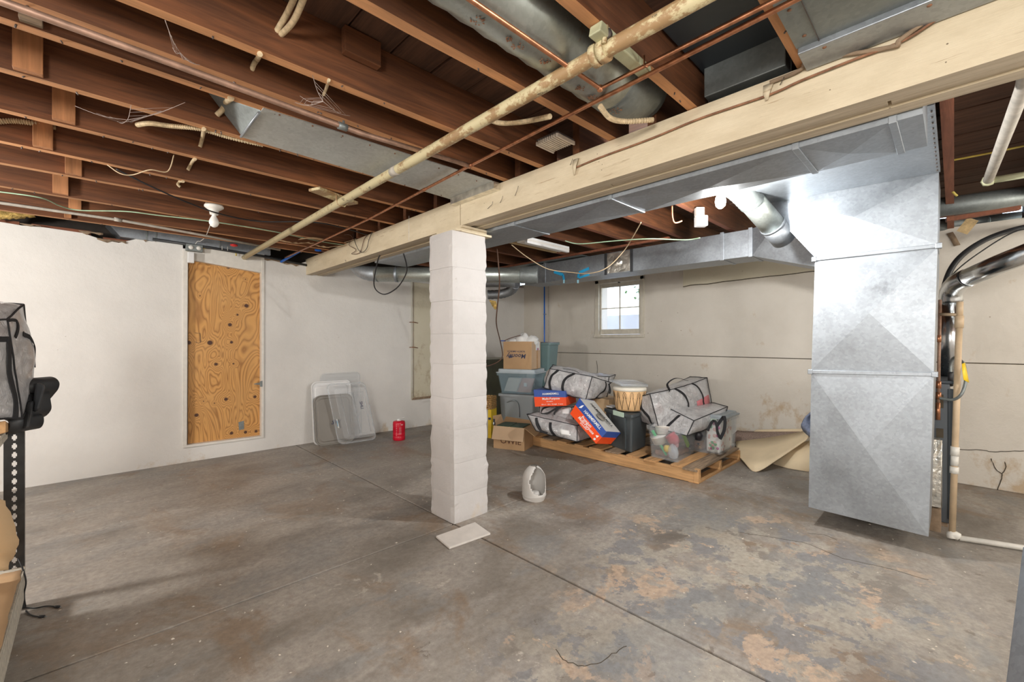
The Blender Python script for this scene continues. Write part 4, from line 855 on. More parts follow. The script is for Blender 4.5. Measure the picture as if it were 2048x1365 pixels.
for nm, pts, lab in (('blue_tape', [((1108,544),(1126,550),.034),((1126,550),(1128,560),.028)], 'hooked strip of blue tape on the window duct, nearer the round pipe'), ('blue_tape', [((1156,556),(1158,546),.028),((1158,546),(1178,537),.032),((1158,556),(1179,549),.024)], 'forked strips of blue tape on the window duct, nearer the window')):
    r_ = thing(nm, lab, 'tape', axx(*pts[0][0], 4.094))
    for a_, b_, w_ in pts:
        a_ = axx(*a_, 4.092); b_ = axx(*b_, 4.092); MB().ribbon([a_, (a_+b_)/2, b_], Vector((0,(b_-a_).z,-(b_-a_).y)), w_, .003).build('strip', 'blue_tape', r_)
    e_ = axx(1128 if '110' in str(pts[0][0][0]) else 1156, 560, 4.092); MB().box((4.088, e_.y-.01, e_.z-.04),(4.093, e_.y+.01, e_.z+.0)).build('strip_end', 'light_blue_tape', r_)
bc = thing('blue_cable_end', 'blue connector with yellow cable tail on the joist behind plenum', 'cable', ad(1900,345,2.9))
MB().tube([ad(1898,336,2.9), ad(1902,372,2.9)], .013, 10).build('sleeve', 'blue_tape', bc); MB().tube(bez([ad(1902,372,2.9), ad(1906,384,2.9), ad(1914,392,2.9)]), .007, 8).build('tail', 'yellow_cable', bc)
cable('orange_yellow_cable', 'yellow cable sagging across the dark ceiling at far right', [ad(1893,323,2.7), ad(1950,312,2.6), ad(2000,302,2.5), ad(2080,285,2.4)], .006, 'yellow_cable')
# far side lamp, junction box, wires
fl_ = thing('lit_bulb', 'glowing bare bulb in porcelain holder above window side of the room', 'lamp', (2.82,1.02,2.13))
MB().lathe([(.0,0),(.055,0),(.052,-.012),(.028,-.03),(.024,-.045),(0,-.045)], (2.82,1.02,2.22), 20).build('holder', 'porcelain', fl_)
MB().box((2.77,.99,2.221),(2.87,1.05,2.247)).build('mount_block', 'joist_wood', fl_)
MB().lathe([(.012,-.04),(.016,-.052),(.028,-.075),(.031,-.10),(.027,-.125),(.012,-.14),(0,-.142)], (2.82,1.02,2.22), 20).build('bulb', 'bulb_lit', fl_)
LAMP_FAR.location = (2.82, 1.02, 2.045)
jb = thing('junction_box', 'white plastic junction box hanging beside the glowing bulb', 'junction box', ad(1402,443,3.3))
p = ad(1402,443,3.3); MB().obox(p, RT, FW, Vector((0,0,1)), .042, .03, .04).build('box', 'white_plastic', jb, bevel=.006)
MB().obox(p-FW*.031, RT, FW, Vector((0,0,1)), .020, .003, .022).build('socket_face', 'grey_carton', jb)
MB().obox(p+Vector((-.03,.0,.065)), RT, FW, Vector((0,0,1)), .03, .02, .03).build('bracket', 'off_white', jb)
cable('copper_wire_loop', 'copper coloured wire hanging from a joist left of the glowing bulb', [ad(1344,412,3.0), ad(1345,435,3.0), ad(1350,446,3.0), ad(1364,442,3.0)], .006, 'copper')
cable('green_wire_far', 'thin green wire sagging across the joists above the window duct', [ad(1130,482,3.9), ad(1160,488,3.9), ad(1230,482,3.8), ad(1300,478,3.6), ad(1370,480,3.6), ad(1400,476,3.5)], .005, 'green_wire')
cable('hanging_brown_cable', 'brown cable hanging down beside post to the carton stack', [ad(994,498,4.3), ad(997,530,4.3), ad(999,570,4.4), ad(994,620,4.6), ad(993,650,4.8), ad(1001,685,5.2), ad(1005,712,5.3), ad(996,724,5.3), ad(974,733,5.2), ad(950,737,5.1)], .007, 'brown_cable')
cable('string_by_joist', 'thin tan string dropping from joist down to the window duct', [ad(1282,445,3.4), ad(1265,475,3.7), ad(1247,503,3.95), ad(1215,535,3.9), ad(1180,547,4.0), ad(1140,545,4.2), ad(1095,538,4.3), ad(1055,515,4.2), ad(1023,490,4.1)], .0045, 'tan_cable', 'string')
cable('black_looped_cable', 'black cable looping down under the beam left of the post', [ad(807,508,3.9), ad(813,530,4.0), ad(812,548,4.1), ad(795,575,4.2), ad(770,589,4.3), ad(752,580,4.3), ad(748,560,4.2), ad(756,520,4.0), ad(760,512,3.95)], .006, 'black_cable')
tf = thing('fluorescent_fixture', 'white fluorescent tube fixture fixed under joists between post and window duct', 'lamp', az(1090,488,2.2))
a_, b_ = az(1052,480,2.2), az(1136,500,2.2); dd = (b_-a_).normalized(); nn = Vector((-dd.y,dd.x,0))
MB().obox((a_+b_)/2+nn*.05, dd, nn, Vector((0,0,1)), (b_-a_).length/2, .07, .008).build('reflector', 'off_white', tf, bevel=.002)
MB().obox((a_+b_)/2, dd, nn, Vector((0,0,1)), (b_-a_).length/2, .018, .03).build('channel', 'white_plastic', tf, bevel=.003)
tag(MB().obox(az(1040,488,2.22), dd, nn, Vector((0,0,1)), .55, .025, .012).build('pale_batten', 'pale_wood', bevel=.003), 'pale wood batten beside the fluorescent fixture', 'batten')
fb = thing('duct_side_strip', 'long rusty wood strip running above the window duct top', 'wood strip', (4.0,2.6,2.225))
MB().box((3.95,1.9,2.226),(3.98,4.6,2.246)).build('strip', 'post_wood', fb)
MB().box((3.98,3.0,2.236),(4.6,4.9,2.247)).build('sheathing', 'galvanised_dull', fb)
# wires under the left joists
cable('green_wire', 'long thin green wire stapled across the joists over the left wall', [az(-60,378,2.235), az(0,384,2.235), az(82,396,2.235), az(120,412,2.235), az(160,421,2.235), az(250,423,2.235), (.40,4.36,2.235), az(420,443,2.235), az(540,462,2.235), az(640,483,2.235), az(700,492,2.235)], .0045, 'green_wire')
cable('black_sagging_wire', 'black wire sagging from a joist past the unlit bulb toward the beam', [az(232,338,2.245), az(300,372,2.20), az(370,403,2.17), az(440,428,2.18), az(520,443,2.21), az(640,446,2.235), az(735,470,2.24)], .005, 'black_cable')
cable('left_thin_wire', 'thin tan wire drooping between joists at far left', [az(215,330,2.245), az(240,347,2.20), az(265,350,2.20), az(300,340,2.22), az(335,343,2.23), az(348,310,2.3)], .003, 'tan_cable', 'wire')
def flex(name, label, pts, r=.009, n=10):
    L_ = sum((pts[i+1]-pts[i]).length for i in range(len(pts)-1)); q = bez(pts, max(6, int(L_/.0045/(len(pts)-1)))); return tag(MB().tube(q, [r*(1.18 if i % 2 else .82) for i in range(len(q))], 8).build(name, 'beige_cable', smooth=False), label, 'cable')
def ring(name, label, pts, r=.0085): return cable(name, label, pts, r, 'beige_cable', 'cable', 8)
flex('armoured_cable', 'ribbed armoured cable running from a joist hole to the flat metal pan', [az(275,250,2.30), az(300,247,2.27), az(340,252,2.262), az(400,258,2.258), az(460,275,2.256), az(525,290,2.26)], .010, 20)
flex('armoured_cable_end', 'short ribbed cable passing behind cleat at the far left edge', [ayy(-20,246,3.30), ayy(20,242,3.30), ayy(62,246,3.30), ayy(110,255,3.32)], .012, 16)
flex('armoured_cable_near', 'frayed ribbed cable hanging behind the drain pipe in a joist bay', [ayy(958,233,1.70), ayy(1000,246,1.5), ayy(1045,244,1.4), ayy(1100,233,1.20)], .010, 20)
flex('armoured_cable_beam', 'ribbed cable under the end of large round duct at the beam', [az(1200,212,2.20), az(1220,236,2.19), az(1250,243,2.19), az(1305,240,2.22)], .010, 20)
ring('cable_loop', 'large tan cable loop hanging in a joist bay at the top edge', [ayy(596,-20,1.48), ayy(575,25,1.60), ayy(549,72,1.69), ayy(556,74,1.69), ayy(585,45,1.58), ayy(606,0,1.46), ayy(612,-25,1.4)], .010)
ring('cable_stub', 'short tan cable stub bending over a joist near the upper centre', [az(520,108,2.243), ayy(515,118,1.88), ayy(508,128,1.90), ayy(504,140,1.92)], .009)
ring('cable_stub_thin', 'thin tan cable stub dropping from a joist beside the cobweb', [az(658,160,2.243), ayy(652,178,1.8), ayy(647,190,1.85)], .006)
ring('cable_stub_twisted', 'twisted tan cable stub between joists beside metal pan end', [az(462,196,2.244), ayy(452,205,2.35), ayy(446,218,2.40), ayy(434,230,2.43)], .012)
ring('cable_stub_straight', 'straight tan cable stub below the ribbed cable run', [az(408,258,2.243), ayy(405,275,2.8), ayy(400,294,2.85)], .009)
ring('cable_stub_bent', 'bent tan cable stub on the joist nearer the unlit bulb', [az(390,318,2.243), ayy(384,325,3.28), ayy(376,340,3.31)], .009)
ring('cable_hook', 'curled tan cable end on the joist above the unlit bulb', [az(366,363,2.243), ayy(360,363,3.7), ayy(356,369,3.72), ayy(361,374,3.72)], .009)
cable('beam_rope', 'thin old cord stapled along the front face of cream beam', [axx(1150,336,1.846), axx(1200,315,1.844), axx(1300,278,1.844), axx(1400,237,1.843), axx(1537,190,1.843), axx(1600,162,1.843), axx(1700,122,1.843), axx(1800,84,1.842), axx(1860,48,1.842), axx(1905,16,1.842)], .0045, 'rust', 'cord')
cable('beam_rope_thick', 'thick knotted cord along the beam top below wide metal pan', [axx(1540,165,1.84), axx(1600,140,1.843), axx(1617,118,1.84), axx(1700,108,1.843), axx(1790,92,1.84), axx(1800,80,1.835), axx(1870,30,1.84), axx(1895,12,1.84), axx(1900,22,1.838)], .0075, 'mortar_brown', 'cord')
tag(MB().tube([axx(818,432,1.865), axx(818,482,1.865)], .002, 5).build('white_string', 'white_plastic'), 'short white string hanging down the beam left of post', 'string')
for k, (lab, pts) in enumerate((('tangled thin wires curling over far end of beam top', [(640,484),(690,470),(705,476),(698,490),(712,500),(703,508),(720,505),(728,480),(735,470)]), ('loose wire loop on beam face beyond the post', [(706,468),(712,490),(722,505),(733,498),(738,480),(745,462)]), ('loose wire hanging behind beam near blue pipe', [(655,478),(680,486),(700,482),(712,478)]))):
    cable('loose_wire', lab, [axx(px, py, 1.862-.01*(k % 2)) for px, py in pts], .0028, ('brown_cable', 'black_cable', 'tan_cable')[k], 'wire')
ins = thing('old_insulation', 'clump of yellow brown insulation on the wall top at far left', 'insulation', az(30,432,2.24))
g = []; A_, B_ = ayy(-10,426,5.50), ayy(68,434,5.50)
for i in range(12):
    row = []
    for j in range(5):
        u = i/11; p = A_.lerp(B_, u); row.append(p+Vector((0,-.05*math.sin(j/4*math.pi)*(.5+random.random()*.6),.05-.11*j/4*(1-u*.6)))+jag((0,0,0),.008))
    g.append(row)
MB().sheet(g, .02).build('clump', 'insulation', ins)
for (px, py, lab) in ((480,487,'left of blue pipe'),): pass
tp_ = thing('torn_insulation_strip', 'torn cream paper strip dangling under the joists beside blue pipe', 'paper strip', az(600,482,2.23))
pts = [az(555,480,2.23), az(590,486,2.22), az(620,486,2.225), az(650,494,2.22), az(690,490,2.23)]
q = bez(pts, 6); MB().sheet([[p+Vector((0,.02+.02*random.random(),.0)), p-Vector((.0,.01+.03*random.random(),.012*random.random()))] for p in q], .004).build('strip', 'kraft_paper', tp_)
q = bez([az(600,478,2.235), az(625,476,2.23), az(650,480,2.235)], 4); MB().sheet([[p+Vector((0,.05,.0)), p-Vector((0,.02,0))] for p in q], .004).build('strip', 'kraft_paper', tp_)
# cobwebs
def web(label, anchors, cen, r=.0010):
    m_ = MB()
    for a in anchors:
        mid = (a+cen)/2-Vector((0,0,.012)); m_.tube(bez([a, mid, cen], 4), r, 4)
    for k in range(len(anchors)-1):
        for f in (.35, .6, .8): m_.tube([cen.lerp(anchors[k], f)-Vector((0,0,.006)), cen.lerp(anchors[k+1], f)-Vector((0,0,.006))], r*.6, 3)
    o = m_.build('cobweb', 'cobweb'); o['kind'] = 'stuff'; o['label'] = label; return o
web('dusty cobweb strung between joists beside the dark branch pipe', [az(645,190,2.22), az(600,192,2.22), az(590,205,2.22), az(700,232,2.2), az(625,150,2.24)], ad(646,203,1.3))
web('dusty cobweb under joist near the far left cleats', [az(330,40,2.24), az(345,95,2.22), az(400,130,2.22), az(372,118,2.22)], az(360,105,2.22))
web('wispy cobweb across the armoured cable run', [az(150,212,2.24), az(235,243,2.23), az(270,240,2.24), az(370,205,2.24), az(262,210,2.24)], az(255,240,2.2))

# ================================================================ FLOOR OBJECTS
tl = thing('floor_tile', 'loose white board piece lying flat on the floor before post', 'tile', (1.72,2.2,.0))
P = [az(*q,.006) for q in ((872,1075),(899,1098),(981,1069),(950,1047))]
top = [p+Vector((0,0,.008)) for p in P]; bot = [Vector((p.x,p.y,.0015)) for p in P]
MB().hexa([bot[0],bot[1],bot[2],bot[3],top[0],top[1],top[2],top[3]]).build('tile', 'tile_white', tl, bevel=.002)
lb = thing('white_pod', 'small white plastic pod seat with oval opening on the floor right of post', 'pod', az(1067,1000))
pc = az(1068,998); dirf = (Vector((.25,-.97,0))+(-FW)*.9); dirf.z = 0; dirf.normalize(); sx = Vector((-dirf.y, dirf.x, 0))
H_ = .258
def pod(th, v, rr=1.0):   # v 0..1 height
    z = H_*v; R = .098*(1-.04*abs(v-.25)) if v < .55 else .098*math.sqrt(max(0, 1-((v-.55)/.47)**2))*.99+.0
    if v < .12: R = .086+.011*(v/.12)
    dx = math.cos(th)*R*1.0*rr; dy = math.sin(th)*R*.95*rr
    return pc + dirf*dx + sx*dy + Vector((0,0,z))
g = []; nth, nv = 48, 30; m_ = MB(); keep = {}
def inside(th, v):
    a = math.atan2(math.sin(th), math.cos(th)); cut = v
    return ((a/1.0)**2 + ((v-.60)/.40)**2) < 1
vs_l = []
for rr in (1.0, .955):
    for j in range(nv+1):
        for i in range(nth): vs_l.append(pod(2*math.pi*i/nth, min(.999, j/nv), rr) + Vector((0,0,0 if rr == 1 else .004)))
fs = []; off = nth*(nv+1)
for j in range(nv):
    for i in range(nth):
        th = 2*math.pi*(i+.5)/nth; v = (j+.5)/nv
        if inside(th, v): continue
        i2 = (i+1) % nth; a = j*nth+i; b = j*nth+i2; c_ = (j+1)*nth+i2; d_ = (j+1)*nth+i
        fs += [(a,b,c_,d_), (off+a, off+d_, off+c_, off+b)]
        for (u, w_, ti, vj) in ((a,d_,i-.5,j+.5),(c_,b,i+1.5,j+.5),(b,a,i+.5,j-.5),(d_,c_,i+.5,j+1.5)):
            if 0 <= vj <= nv and inside(2*math.pi*ti/nth, vj/nv): fs.append((u, w_, off+w_, off+u))
m_.add(vs_l, fs, sm=True); m_.build('shell', 'litter_box', lb)
MB().lathe([(0,.002),(.086,.002),(.090,.02),(.0,.022)], pc, 32).build('base', 'litter_box', lb)
MB().tube([pod(2*math.pi*i/40, .155, 1.012) for i in range(40)], .0018, 5, close=True).build('seam_ring', 'litter_box', lb)
MB().lathe([(.0,.022),(.05,.022),(.04,.055),(.0,.055)], pc, 20).build('inner_cup', 'litter_box', lb)

# leaning lids on the left wall
def rrect(w_, h_, r, n=6):
    P = []
    for cx, cy, a0 in ((w_/2-r,h_-r,0),(-w_/2+r,h_-r,90),(-w_/2+r,r,180),(w_/2-r,r,270)):
        for k in range(n+1): a = math.radians(a0+90*k/n); P.append((cx+r*math.cos(a), cy+r*math.sin(a)))
    return P
def lid(name, label, c0, ex, up, w_, h_, mat, r=.06, depth=.022, panel=True, mat2=None, group=None):
    ex = Vector(ex).normalized(); up = Vector(up); up = (up-ex*up.dot(ex)).normalized(); nz = up.cross(ex)
    if nz.y > 0: nz = -nz
    root = thing(name, label, 'lid', c0, group)
    def ringp(s_, d_, rr): return [Vector(c0)+ex*x*1+up*(y)+nz*d_ for x, y in [((a)*s_[0], h_/2+(b-h_/2)*s_[1]) for a, b in rrect(w_, h_, rr)]]
    L = [ringp((1,1), -.004, r), ringp((1,1), depth, r), ringp((.965,.97), depth, r), ringp((.94,.95), depth*.55, r), ringp((.84,.87), depth*.55, r*.9), ringp((.80,.84), depth*.95, r*.9)]
    m_ = MB(); n = len(L[0]); vs2 = [p for l in L for p in l]; fs = []
    for j in range(len(L)-1):
        for i in range(n): fs.append((j*n+i, j*n+(i+1) % n, (j+1)*n+(i+1) % n, (j+1)*n+i))
    fs.append(tuple((len(L)-1)*n+i for i in range(n)))
    m_.add(vs2, fs, sm=False); m_.build('lid_plate', mat, root); return root, nz
yb0 = 5.50
lid('tote_lid', 'milky translucent tote lid at the very back of lids against the wall', (2.30,5.42,.0), (1,-.02,0), (-.02,.08,1), .50, .85, 'clear_frosted')
lid('tote_lid', 'white tote lid leaning between the milky lid and the grey one', (2.16,5.33,.0), (1,-.02,0), (-.06,.14,1), .48, .76, 'white_plastic')
lr, nz = lid('tote_lid', 'brownish grey tote lid with handwriting at the left of leaning lids', (2.15,5.25,.0), (1,-.06,0), (-.12,.20,1), .46, .60, 'tote_grey_lid', r=.08)
text('SW', Vector((2.10,5.27,.24)), (1,-.06,0), (-.12,.16,1), .07, 'print_navy', lr, shear=.4)
# clear storage bin lying on its side, leaning
cb = thing('clear_storage_bin', 'empty clear plastic storage bin propped upright in front of leaning lids', 'storage bin', (2.45,5.08,0))
ex = Vector((1,-.10,0)).normalized(); up = Vector((-.16,.12,1)).normalized(); nz = ex.cross(up); nz = -nz if nz.y > 0 else nz
o0 = Vector((2.385,5.16,.004))
def brect(s_, d_, w_=.46, h_=.74, r=.06): return [o0+ex*(x*s_)+up*(h_/2+(y-h_/2)*s_)+nz*d_ for x, y in rrect(w_, h_, r)]
L = [brect(1.0,0), brect(1.0,.02), brect(.93,.02), brect(.84,.14), brect(.80,.145)]
n = len(L[0]); m_ = MB(); fs = []
for j in range(4):
    for i in range(n): fs.append((j*n+i, j*n+(i+1) % n, (j+1)*n+(i+1) % n, (j+1)*n+i))
fs.append(tuple(4*n+i for i in range(n))); m_.add([p for l in L for p in l], fs); m_.build('bin_body', 'clear_frosted', cb)
lp_ = brect(.82,.147)
for (a_, b_) in ((-.17,.0),(.02,.17)):
    cc = [o0+ex*x+up*y+nz*.146 for x, y in ((a_*.8,.12),(b_*.8,.12),(b_*.8,.62),(a_*.8,.62))]
    MB().tube(cc, .004, 6, close=True).build('base_rib', 'clear_frosted', cb)
MB().tube(brect(1.0,.01), .006, 6, close=True).build('rim', 'clear_frosted', cb)
lc = o0-ex*.215+up*.26+nz*.085
MB().obox(lc, up, nz, ex, .055, .022, .002).build('label_sticker', 'print_white', cb); MB().obox(lc-ex*.003, up, nz, ex, .035, .008, .001).build('label_print', 'blue_tape', cb)
text('SHU', o0+ex*.07+up*.50+nz*.150, -up, ex, .05, 'print_navy', cb)
# red jug
jp = az(798,880)
jg = thing('red_bottle', 'red plastic bottle with white cap cord on the floor by the left wall', 'bottle', jp)
MB().lathe([(0,0),(.070,0),(.076,.008),(.076,.05),(.073,.055),(.076,.06),(.076,.09),(.073,.095),(.076,.10),(.076,.215),(.070,.235),(.040,.243),(0,.243)], jp, 28).build('bottle_body', 'red_plastic', jg)
MB().lathe([(0,.243),(.030,.243),(.030,.258),(0,.258)], jp, 16).build('cap', 'print_white', jg)
MB().tube(bez([jp+Vector((-.03,0,.258)), jp+Vector((0,-.02,.268)), jp+Vector((.03,-.02,.272)), jp+Vector((.05,-.05,.285))]), .004, 6).build('cord', 'print_white', jg)
vd = -(jp.normalized()); vd.z = 0; vd.normalize(); sd = Vector((-vd.y, vd.x, 0)); 
if sd.dot(RT) < 0: sd = -sd
text('bici', jp+vd*.0765+sd*.022+Vector((0,0,.195)), sd+vd*-.35, (0,0,1), .020, 'print_white', jg)
for k in range(10): text('-'*9, jp+vd*.0772+sd*.0+Vector((0,0,.165-.009*k)), sd, (0,0,1), .010, 'print_white', jg, name='fine_print')
for k in range(7): MB().obox(jp+(vd*.92-sd*.39)*.077+Vector((0,0,.20-.022*k)), sd, vd, Vector((0,0,1)), .0045, .001, .002).build('mark', 'print_white', jg)

# ================================================================ SHELF RACK, LEFT
rk = thing('shelf_rack', 'low metal shelf rack with perforated black post at the left edge', 'shelf rack', (-.45,2.4,0))
sx0, sx1, sy0, sy1 = -.75, -.212, 1.15, 3.04
# perforated upright: web strip between hole columns
pm_ = MB(); zt = .86
pw = .042
pm_.box((sx1-.003,sy1-.0,.0),(sx1,sy1+.034,zt))
xa, xb_ = sx1-.064, sx1
yy = sy1; nh = 19; pitch = .0405; z0h = zt-.02
pm_.box((xa,yy-.0015,.0),(xa+.025,yy+.0015,zt)); pm_.box((xa+.041,yy-.0015,.0),(xb_,yy+.0015,zt))
z = z0h
for k in range(nh):
    za = z-.010; pm_.box((xa+.025,yy-.0015,za-.0125),(xa+.041,yy+.0015,za)); 
    # cross shaped holes: narrow the opening top and bottom
    for sgn in (0, 1):
        zz0 = za-.0125-.007*1 if sgn == 0 else za
        pm_.box((xa+.025,yy-.0015,zz0 if sgn == 0 else za),(xa+.029,yy+.0015,(za-.0125) if sgn == 0 else za+.007)); pm_.box((xa+.037,yy-.0015,zz0 if sgn == 0 else za),(xa+.041,yy+.0015,(za-.0125) if sgn == 0 else za+.007))
    z -= pitch
pm_.box((xa+.025,yy-.0015,0),(xa+.041,yy+.0015,z-.01)) if z > .02 else None
pm_.build('upright', 'dark_steel', rk, fix=False)
for (x, y) in ((sx0, sy1), (sx0, sy0), (sx1, sy0)): MB().box((x-.02,y-.002,0),(x+.02,y+.002,zt)).build('upright', 'dark_steel', rk)
for z, xe in ((.185, sx1+.002), (.832, -.262)):
    MB().box((sx0,sy0,z),(xe,sy1-.003,z+.014)).build('shelf_board', 'particle_board', rk)
MB().box((sx1-.002,sy0,.06),(sx1+.002,sy1-.01,.18)).build('side_beam', 'particle_board', rk)
MB().box((-.266,sy0,.806),(-.262,sy1-.01,.831)).build('side_beam', 'particle_board', rk)
MB().box((sx0,sy1-.004,.806),(sx1-.066,sy1-.001,.831)).build('side_beam', 'particle_board', rk)
pb = thing('brown_paper_box', 'brown paper wrapped box on the low shelf at left edge', 'box', (-.42,2.7,.20))
sil = bez([ad(-8,996,1.84), ad(8,1004,1.86), ad(24,1040,1.88), ad(36,1082,1.90), ad(33,1102,1.90), ad(24,1118,1.90), ad(16,1140,1.89)], 3)
g = []
for i in range(8):
    g.append([p - RT*(.30*(i/7)**1.2) - FW*(.16*math.sin(i/7*1.6)) + Vector((0,0,.03*math.sin(i/7*2.2))) + jag((0,0,0), .004) for p in sil])
MB().sheet(g, .004).build('wrapping', 'kraft_paper', pb)
ps = thing('torn_brown_paper', 'torn orange brown paper sheet spread over the low shelf', 'paper', (-.35,2.6,.2))
g = []
for i in range(10):
    g.append([Vector((-.46+.245*i/9+(.012*noise.noise(Vector((i*2.1,j*2.3,7))) if i == 9 else 0), 2.0+.98*j/17, .2025+.008*abs(noise.noise(Vector((i*.5,j*.4,1)))))) for j in range(18)])
MB().sheet(g, .002).build('sheet', 'drain_paint' if False else 'cardboard', ps)
for k, pts in enumerate(([(50,1216),(70,1217),(95,1213),(118,1215)], [(52,1222),(60,1230),(75,1234),(88,1234)])):
    t_ = thing('plug_lead', ('black plug lead on floor by the rack foot, the longer one', 'black plug lead on floor by the rack foot, the shorter one')[k], 'cable', az(*pts[0]))
    q = [az(px, py, .004) for px, py in pts]; MB().tube(bez(q), .003, 6).build('lead', 'black_cable', t_); d = (q[-1]-q[-2]).normalized()
    MB().tube([q[-1]-d*.02, q[-1]], .0065, 8).build('plug', 'black_cable', t_); MB().tube([q[-1], q[-1]+d*.012], .002, 6).build('prong', 'galvanised', t_)
cable('upright_cord', 'black cord hanging down the perforated rack post', [ad(36,1118,2.0), ad(46,1140,1.98), ad(52,1165,1.98), ad(48,1190,1.99), ad(51,1214,2.0)], .003, 'black_cable', 'cord')
# ================================================================ DUFFEL BAGS
def duffel(name, label, C, bulge=(.05,.05,.04), straps=(), handles=(), pipe_edges=None, seed=0, n=14, tags=(), patches=(), wr=.020, group='clear woven duffel bags', sag=0.0):
    """C[(u,v,w)] corner -> point"""
    bulge = tuple(b*1.45 for b in bulge)
    K = {k: Vector(p) for k, p in C.items()}
    cen = sum(K.values(), Vector())/8
    root = thing(name, label, 'duffel bag', cen, group)
    def tri(u, v, w):
        p = Vector()
        for (a, b, c), q in K.items(): p += q*((u if a else 1-u)*(v if b else 1-v)*(w if c else 1-w))
        return p
    AX = [tri(1,.5,.5)-tri(0,.5,.5), tri(.5,1,.5)-tri(.5,0,.5), tri(.5,.5,1)-tri(.5,.5,0)]
    AX = [a.normalized() for a in AX]
    def S(u, v, w, off=0.0):
        p = tri(u, v, w); s = [4*t*(1-t) for t in (u, v, w)]
        # push out along each axis where the other two are interior
        p = p + AX[0]*bulge[0]*(2*u-1)*s[1]*s[2] + AX[1]*bulge[1]*(2*v-1)*s[0]**.6*s[2] + AX[2]*bulge[2]*(2*w-1)*s[0]**.6*s[1]
        sm = (s[1]+s[2])*.5 + s[0]*.5; sm = min(1, sm)
        q = p*5.5 + Vector((seed*7.1, seed*3.3, seed))
        nn = (noise.noise(q)*1.0 + noise.noise(q*2.7)*.5 + (abs(noise.noise(q*1.6))-.25)*1.1)*wr*sm
        d = (p-cen).normalized()
        return p + d*(nn+off) - Vector((0,0,sag*4*u*(1-u)))
    faces = [lambda a, b, o=0: S(a, 0, b, o), lambda a, b, o=0: S(a, 1, b, o), lambda a, b, o=0: S(0, a, b, o), lambda a, b, o=0: S(1, a, b, o), lambda a, b, o=0: S(a, b, 0, o), lambda a, b, o=0: S(a, b, 1, o)]
    m_ = MB()
    for f in faces:
        b0 = len(m_.v)
        g = [[f(i/n, j/n) for j in range(n+1)] for i in range(n+1)]
        m_.add([p for r_ in g for p in r_], [(i*(n+1)+j, i*(n+1)+j+1, (i+1)*(n+1)+j+1, (i+1)*(n+1)+j) for i in range(n) for j in range(n)], sm=True)
    m_.build('bag_body', 'bag_fabric', root, merge=True)
    E_ = pipe_edges or [((0,0,1),(1,0,1)),((0,1,1),(1,1,1)),((0,0,1),(0,1,1)),((1,0,1),(1,1,1)),((0,0,0),(0,0,1)),((1,0,0),(1,0,1)),((0,1,0),(0,1,1)),((1,1,0),(1,1,1)),((0,0,0),(1,0,0)),((0,0,0),(0,1,0)),((1,0,0),(1,1,0))]
    pp = MB()
    for a, b in E_:
        pts = [S(*[a[k]+(b[k]-a[k])*i/16 for k in range(3)], .002) for i in range(17)]
        pp.tube(pts, .0042, 6)
    pp.build('piping', 'black_strap', root)
    for (fi, path, wd) in straps:
        f = faces[fi]; q = bez([Vector((x, y, 0)) for x, y in path], 7)
        pts = [f(min(1,max(0,p.x)), min(1,max(0,p.y)), .005) for p in q]
        nrm = []
        for p in q:
            e = .02; a_ = f(min(.98,max(.02,p.x))+e, p.y if .02 < p.y < .98 else min(.97,max(.03,p.y)))-f(min(.98,max(.02,p.x))-e, p.y if .02 < p.y < .98 else min(.97,max(.03,p.y))); b_ = f(min(.98,max(.02,p.x)), min(.97,max(.03,p.y))+e)-f(min(.98,max(.02,p.x)), min(.97,max(.03,p.y))-e)
            nrm.append(a_.cross(b_).normalized())
        wdir = []
        for i in range(len(pts)):
            td = (pts[min(i+1,len(pts)-1)]-pts[max(i-1,0)]).normalized(); wdir.append(td.cross(nrm[i]))
        MB().ribbon(pts, wdir, wd, .003).build('strap', 'black_strap', root)
    for (pts, wd, wdir) in handles:
        MB().ribbon(bez(pts, 8), wdir, wd, .004).build('handle', 'black_strap', root)
    for (fi, x, y, sx_, sy_, m) in patches:
        f = faces[fi]; g = [[f(x+sx_*i/4, y+sy_*j/4, .004) for j in range(5)] for i in range(5)]
        MB().sheet(g, .002).build('paper_tag' if m.startswith('print') else 'content_patch', m, root)
    return root
def corners(f00, f01, f10, f11, b00, b01, b10, b11):  # f=front(v0): (u0w0),(u0w1),(u1w0),(u1w1)
    return {(0,0,0):ad(*f00),(0,0,1):ad(*f01),(1,0,0):ad(*f10),(1,0,1):ad(*f11),(0,1,0):ad(*b00),(0,1,1):ad(*b01),(1,1,0):ad(*b10),(1,1,1):ad(*b11)}
FWV = FW
duffel('duffel_bag', 'large clear duffel bag with pink contents on top of the right hand pile', corners((1318,858,4.25),(1300,788,4.3),(1424,812,4.85),(1414,756,4.9),(1278,842,4.6),(1258,799,4.65),(1405,805,5.25),(1380,754,5.25)),
    bulge=(.02,.06,.02), seed=1, straps=((0,((.40,1.0),(.47,.8),(.50,.5),(.46,.0)),.030),(0,((.70,1.0),(.78,.75),(.80,.45),(.76,.05)),.030),(2,((.42,.9),(.45,.6),(.30,.35),(.25,.05)),.028)), sag=.02,
    handles=(([ad(1340,782,4.38), ad(1335,768,4.5), ad(1352,757,4.55), ad(1375,762,4.6)], .03, FWV),), patches=((0,.66,.12,.28,.33,'bag_content_pink'),))
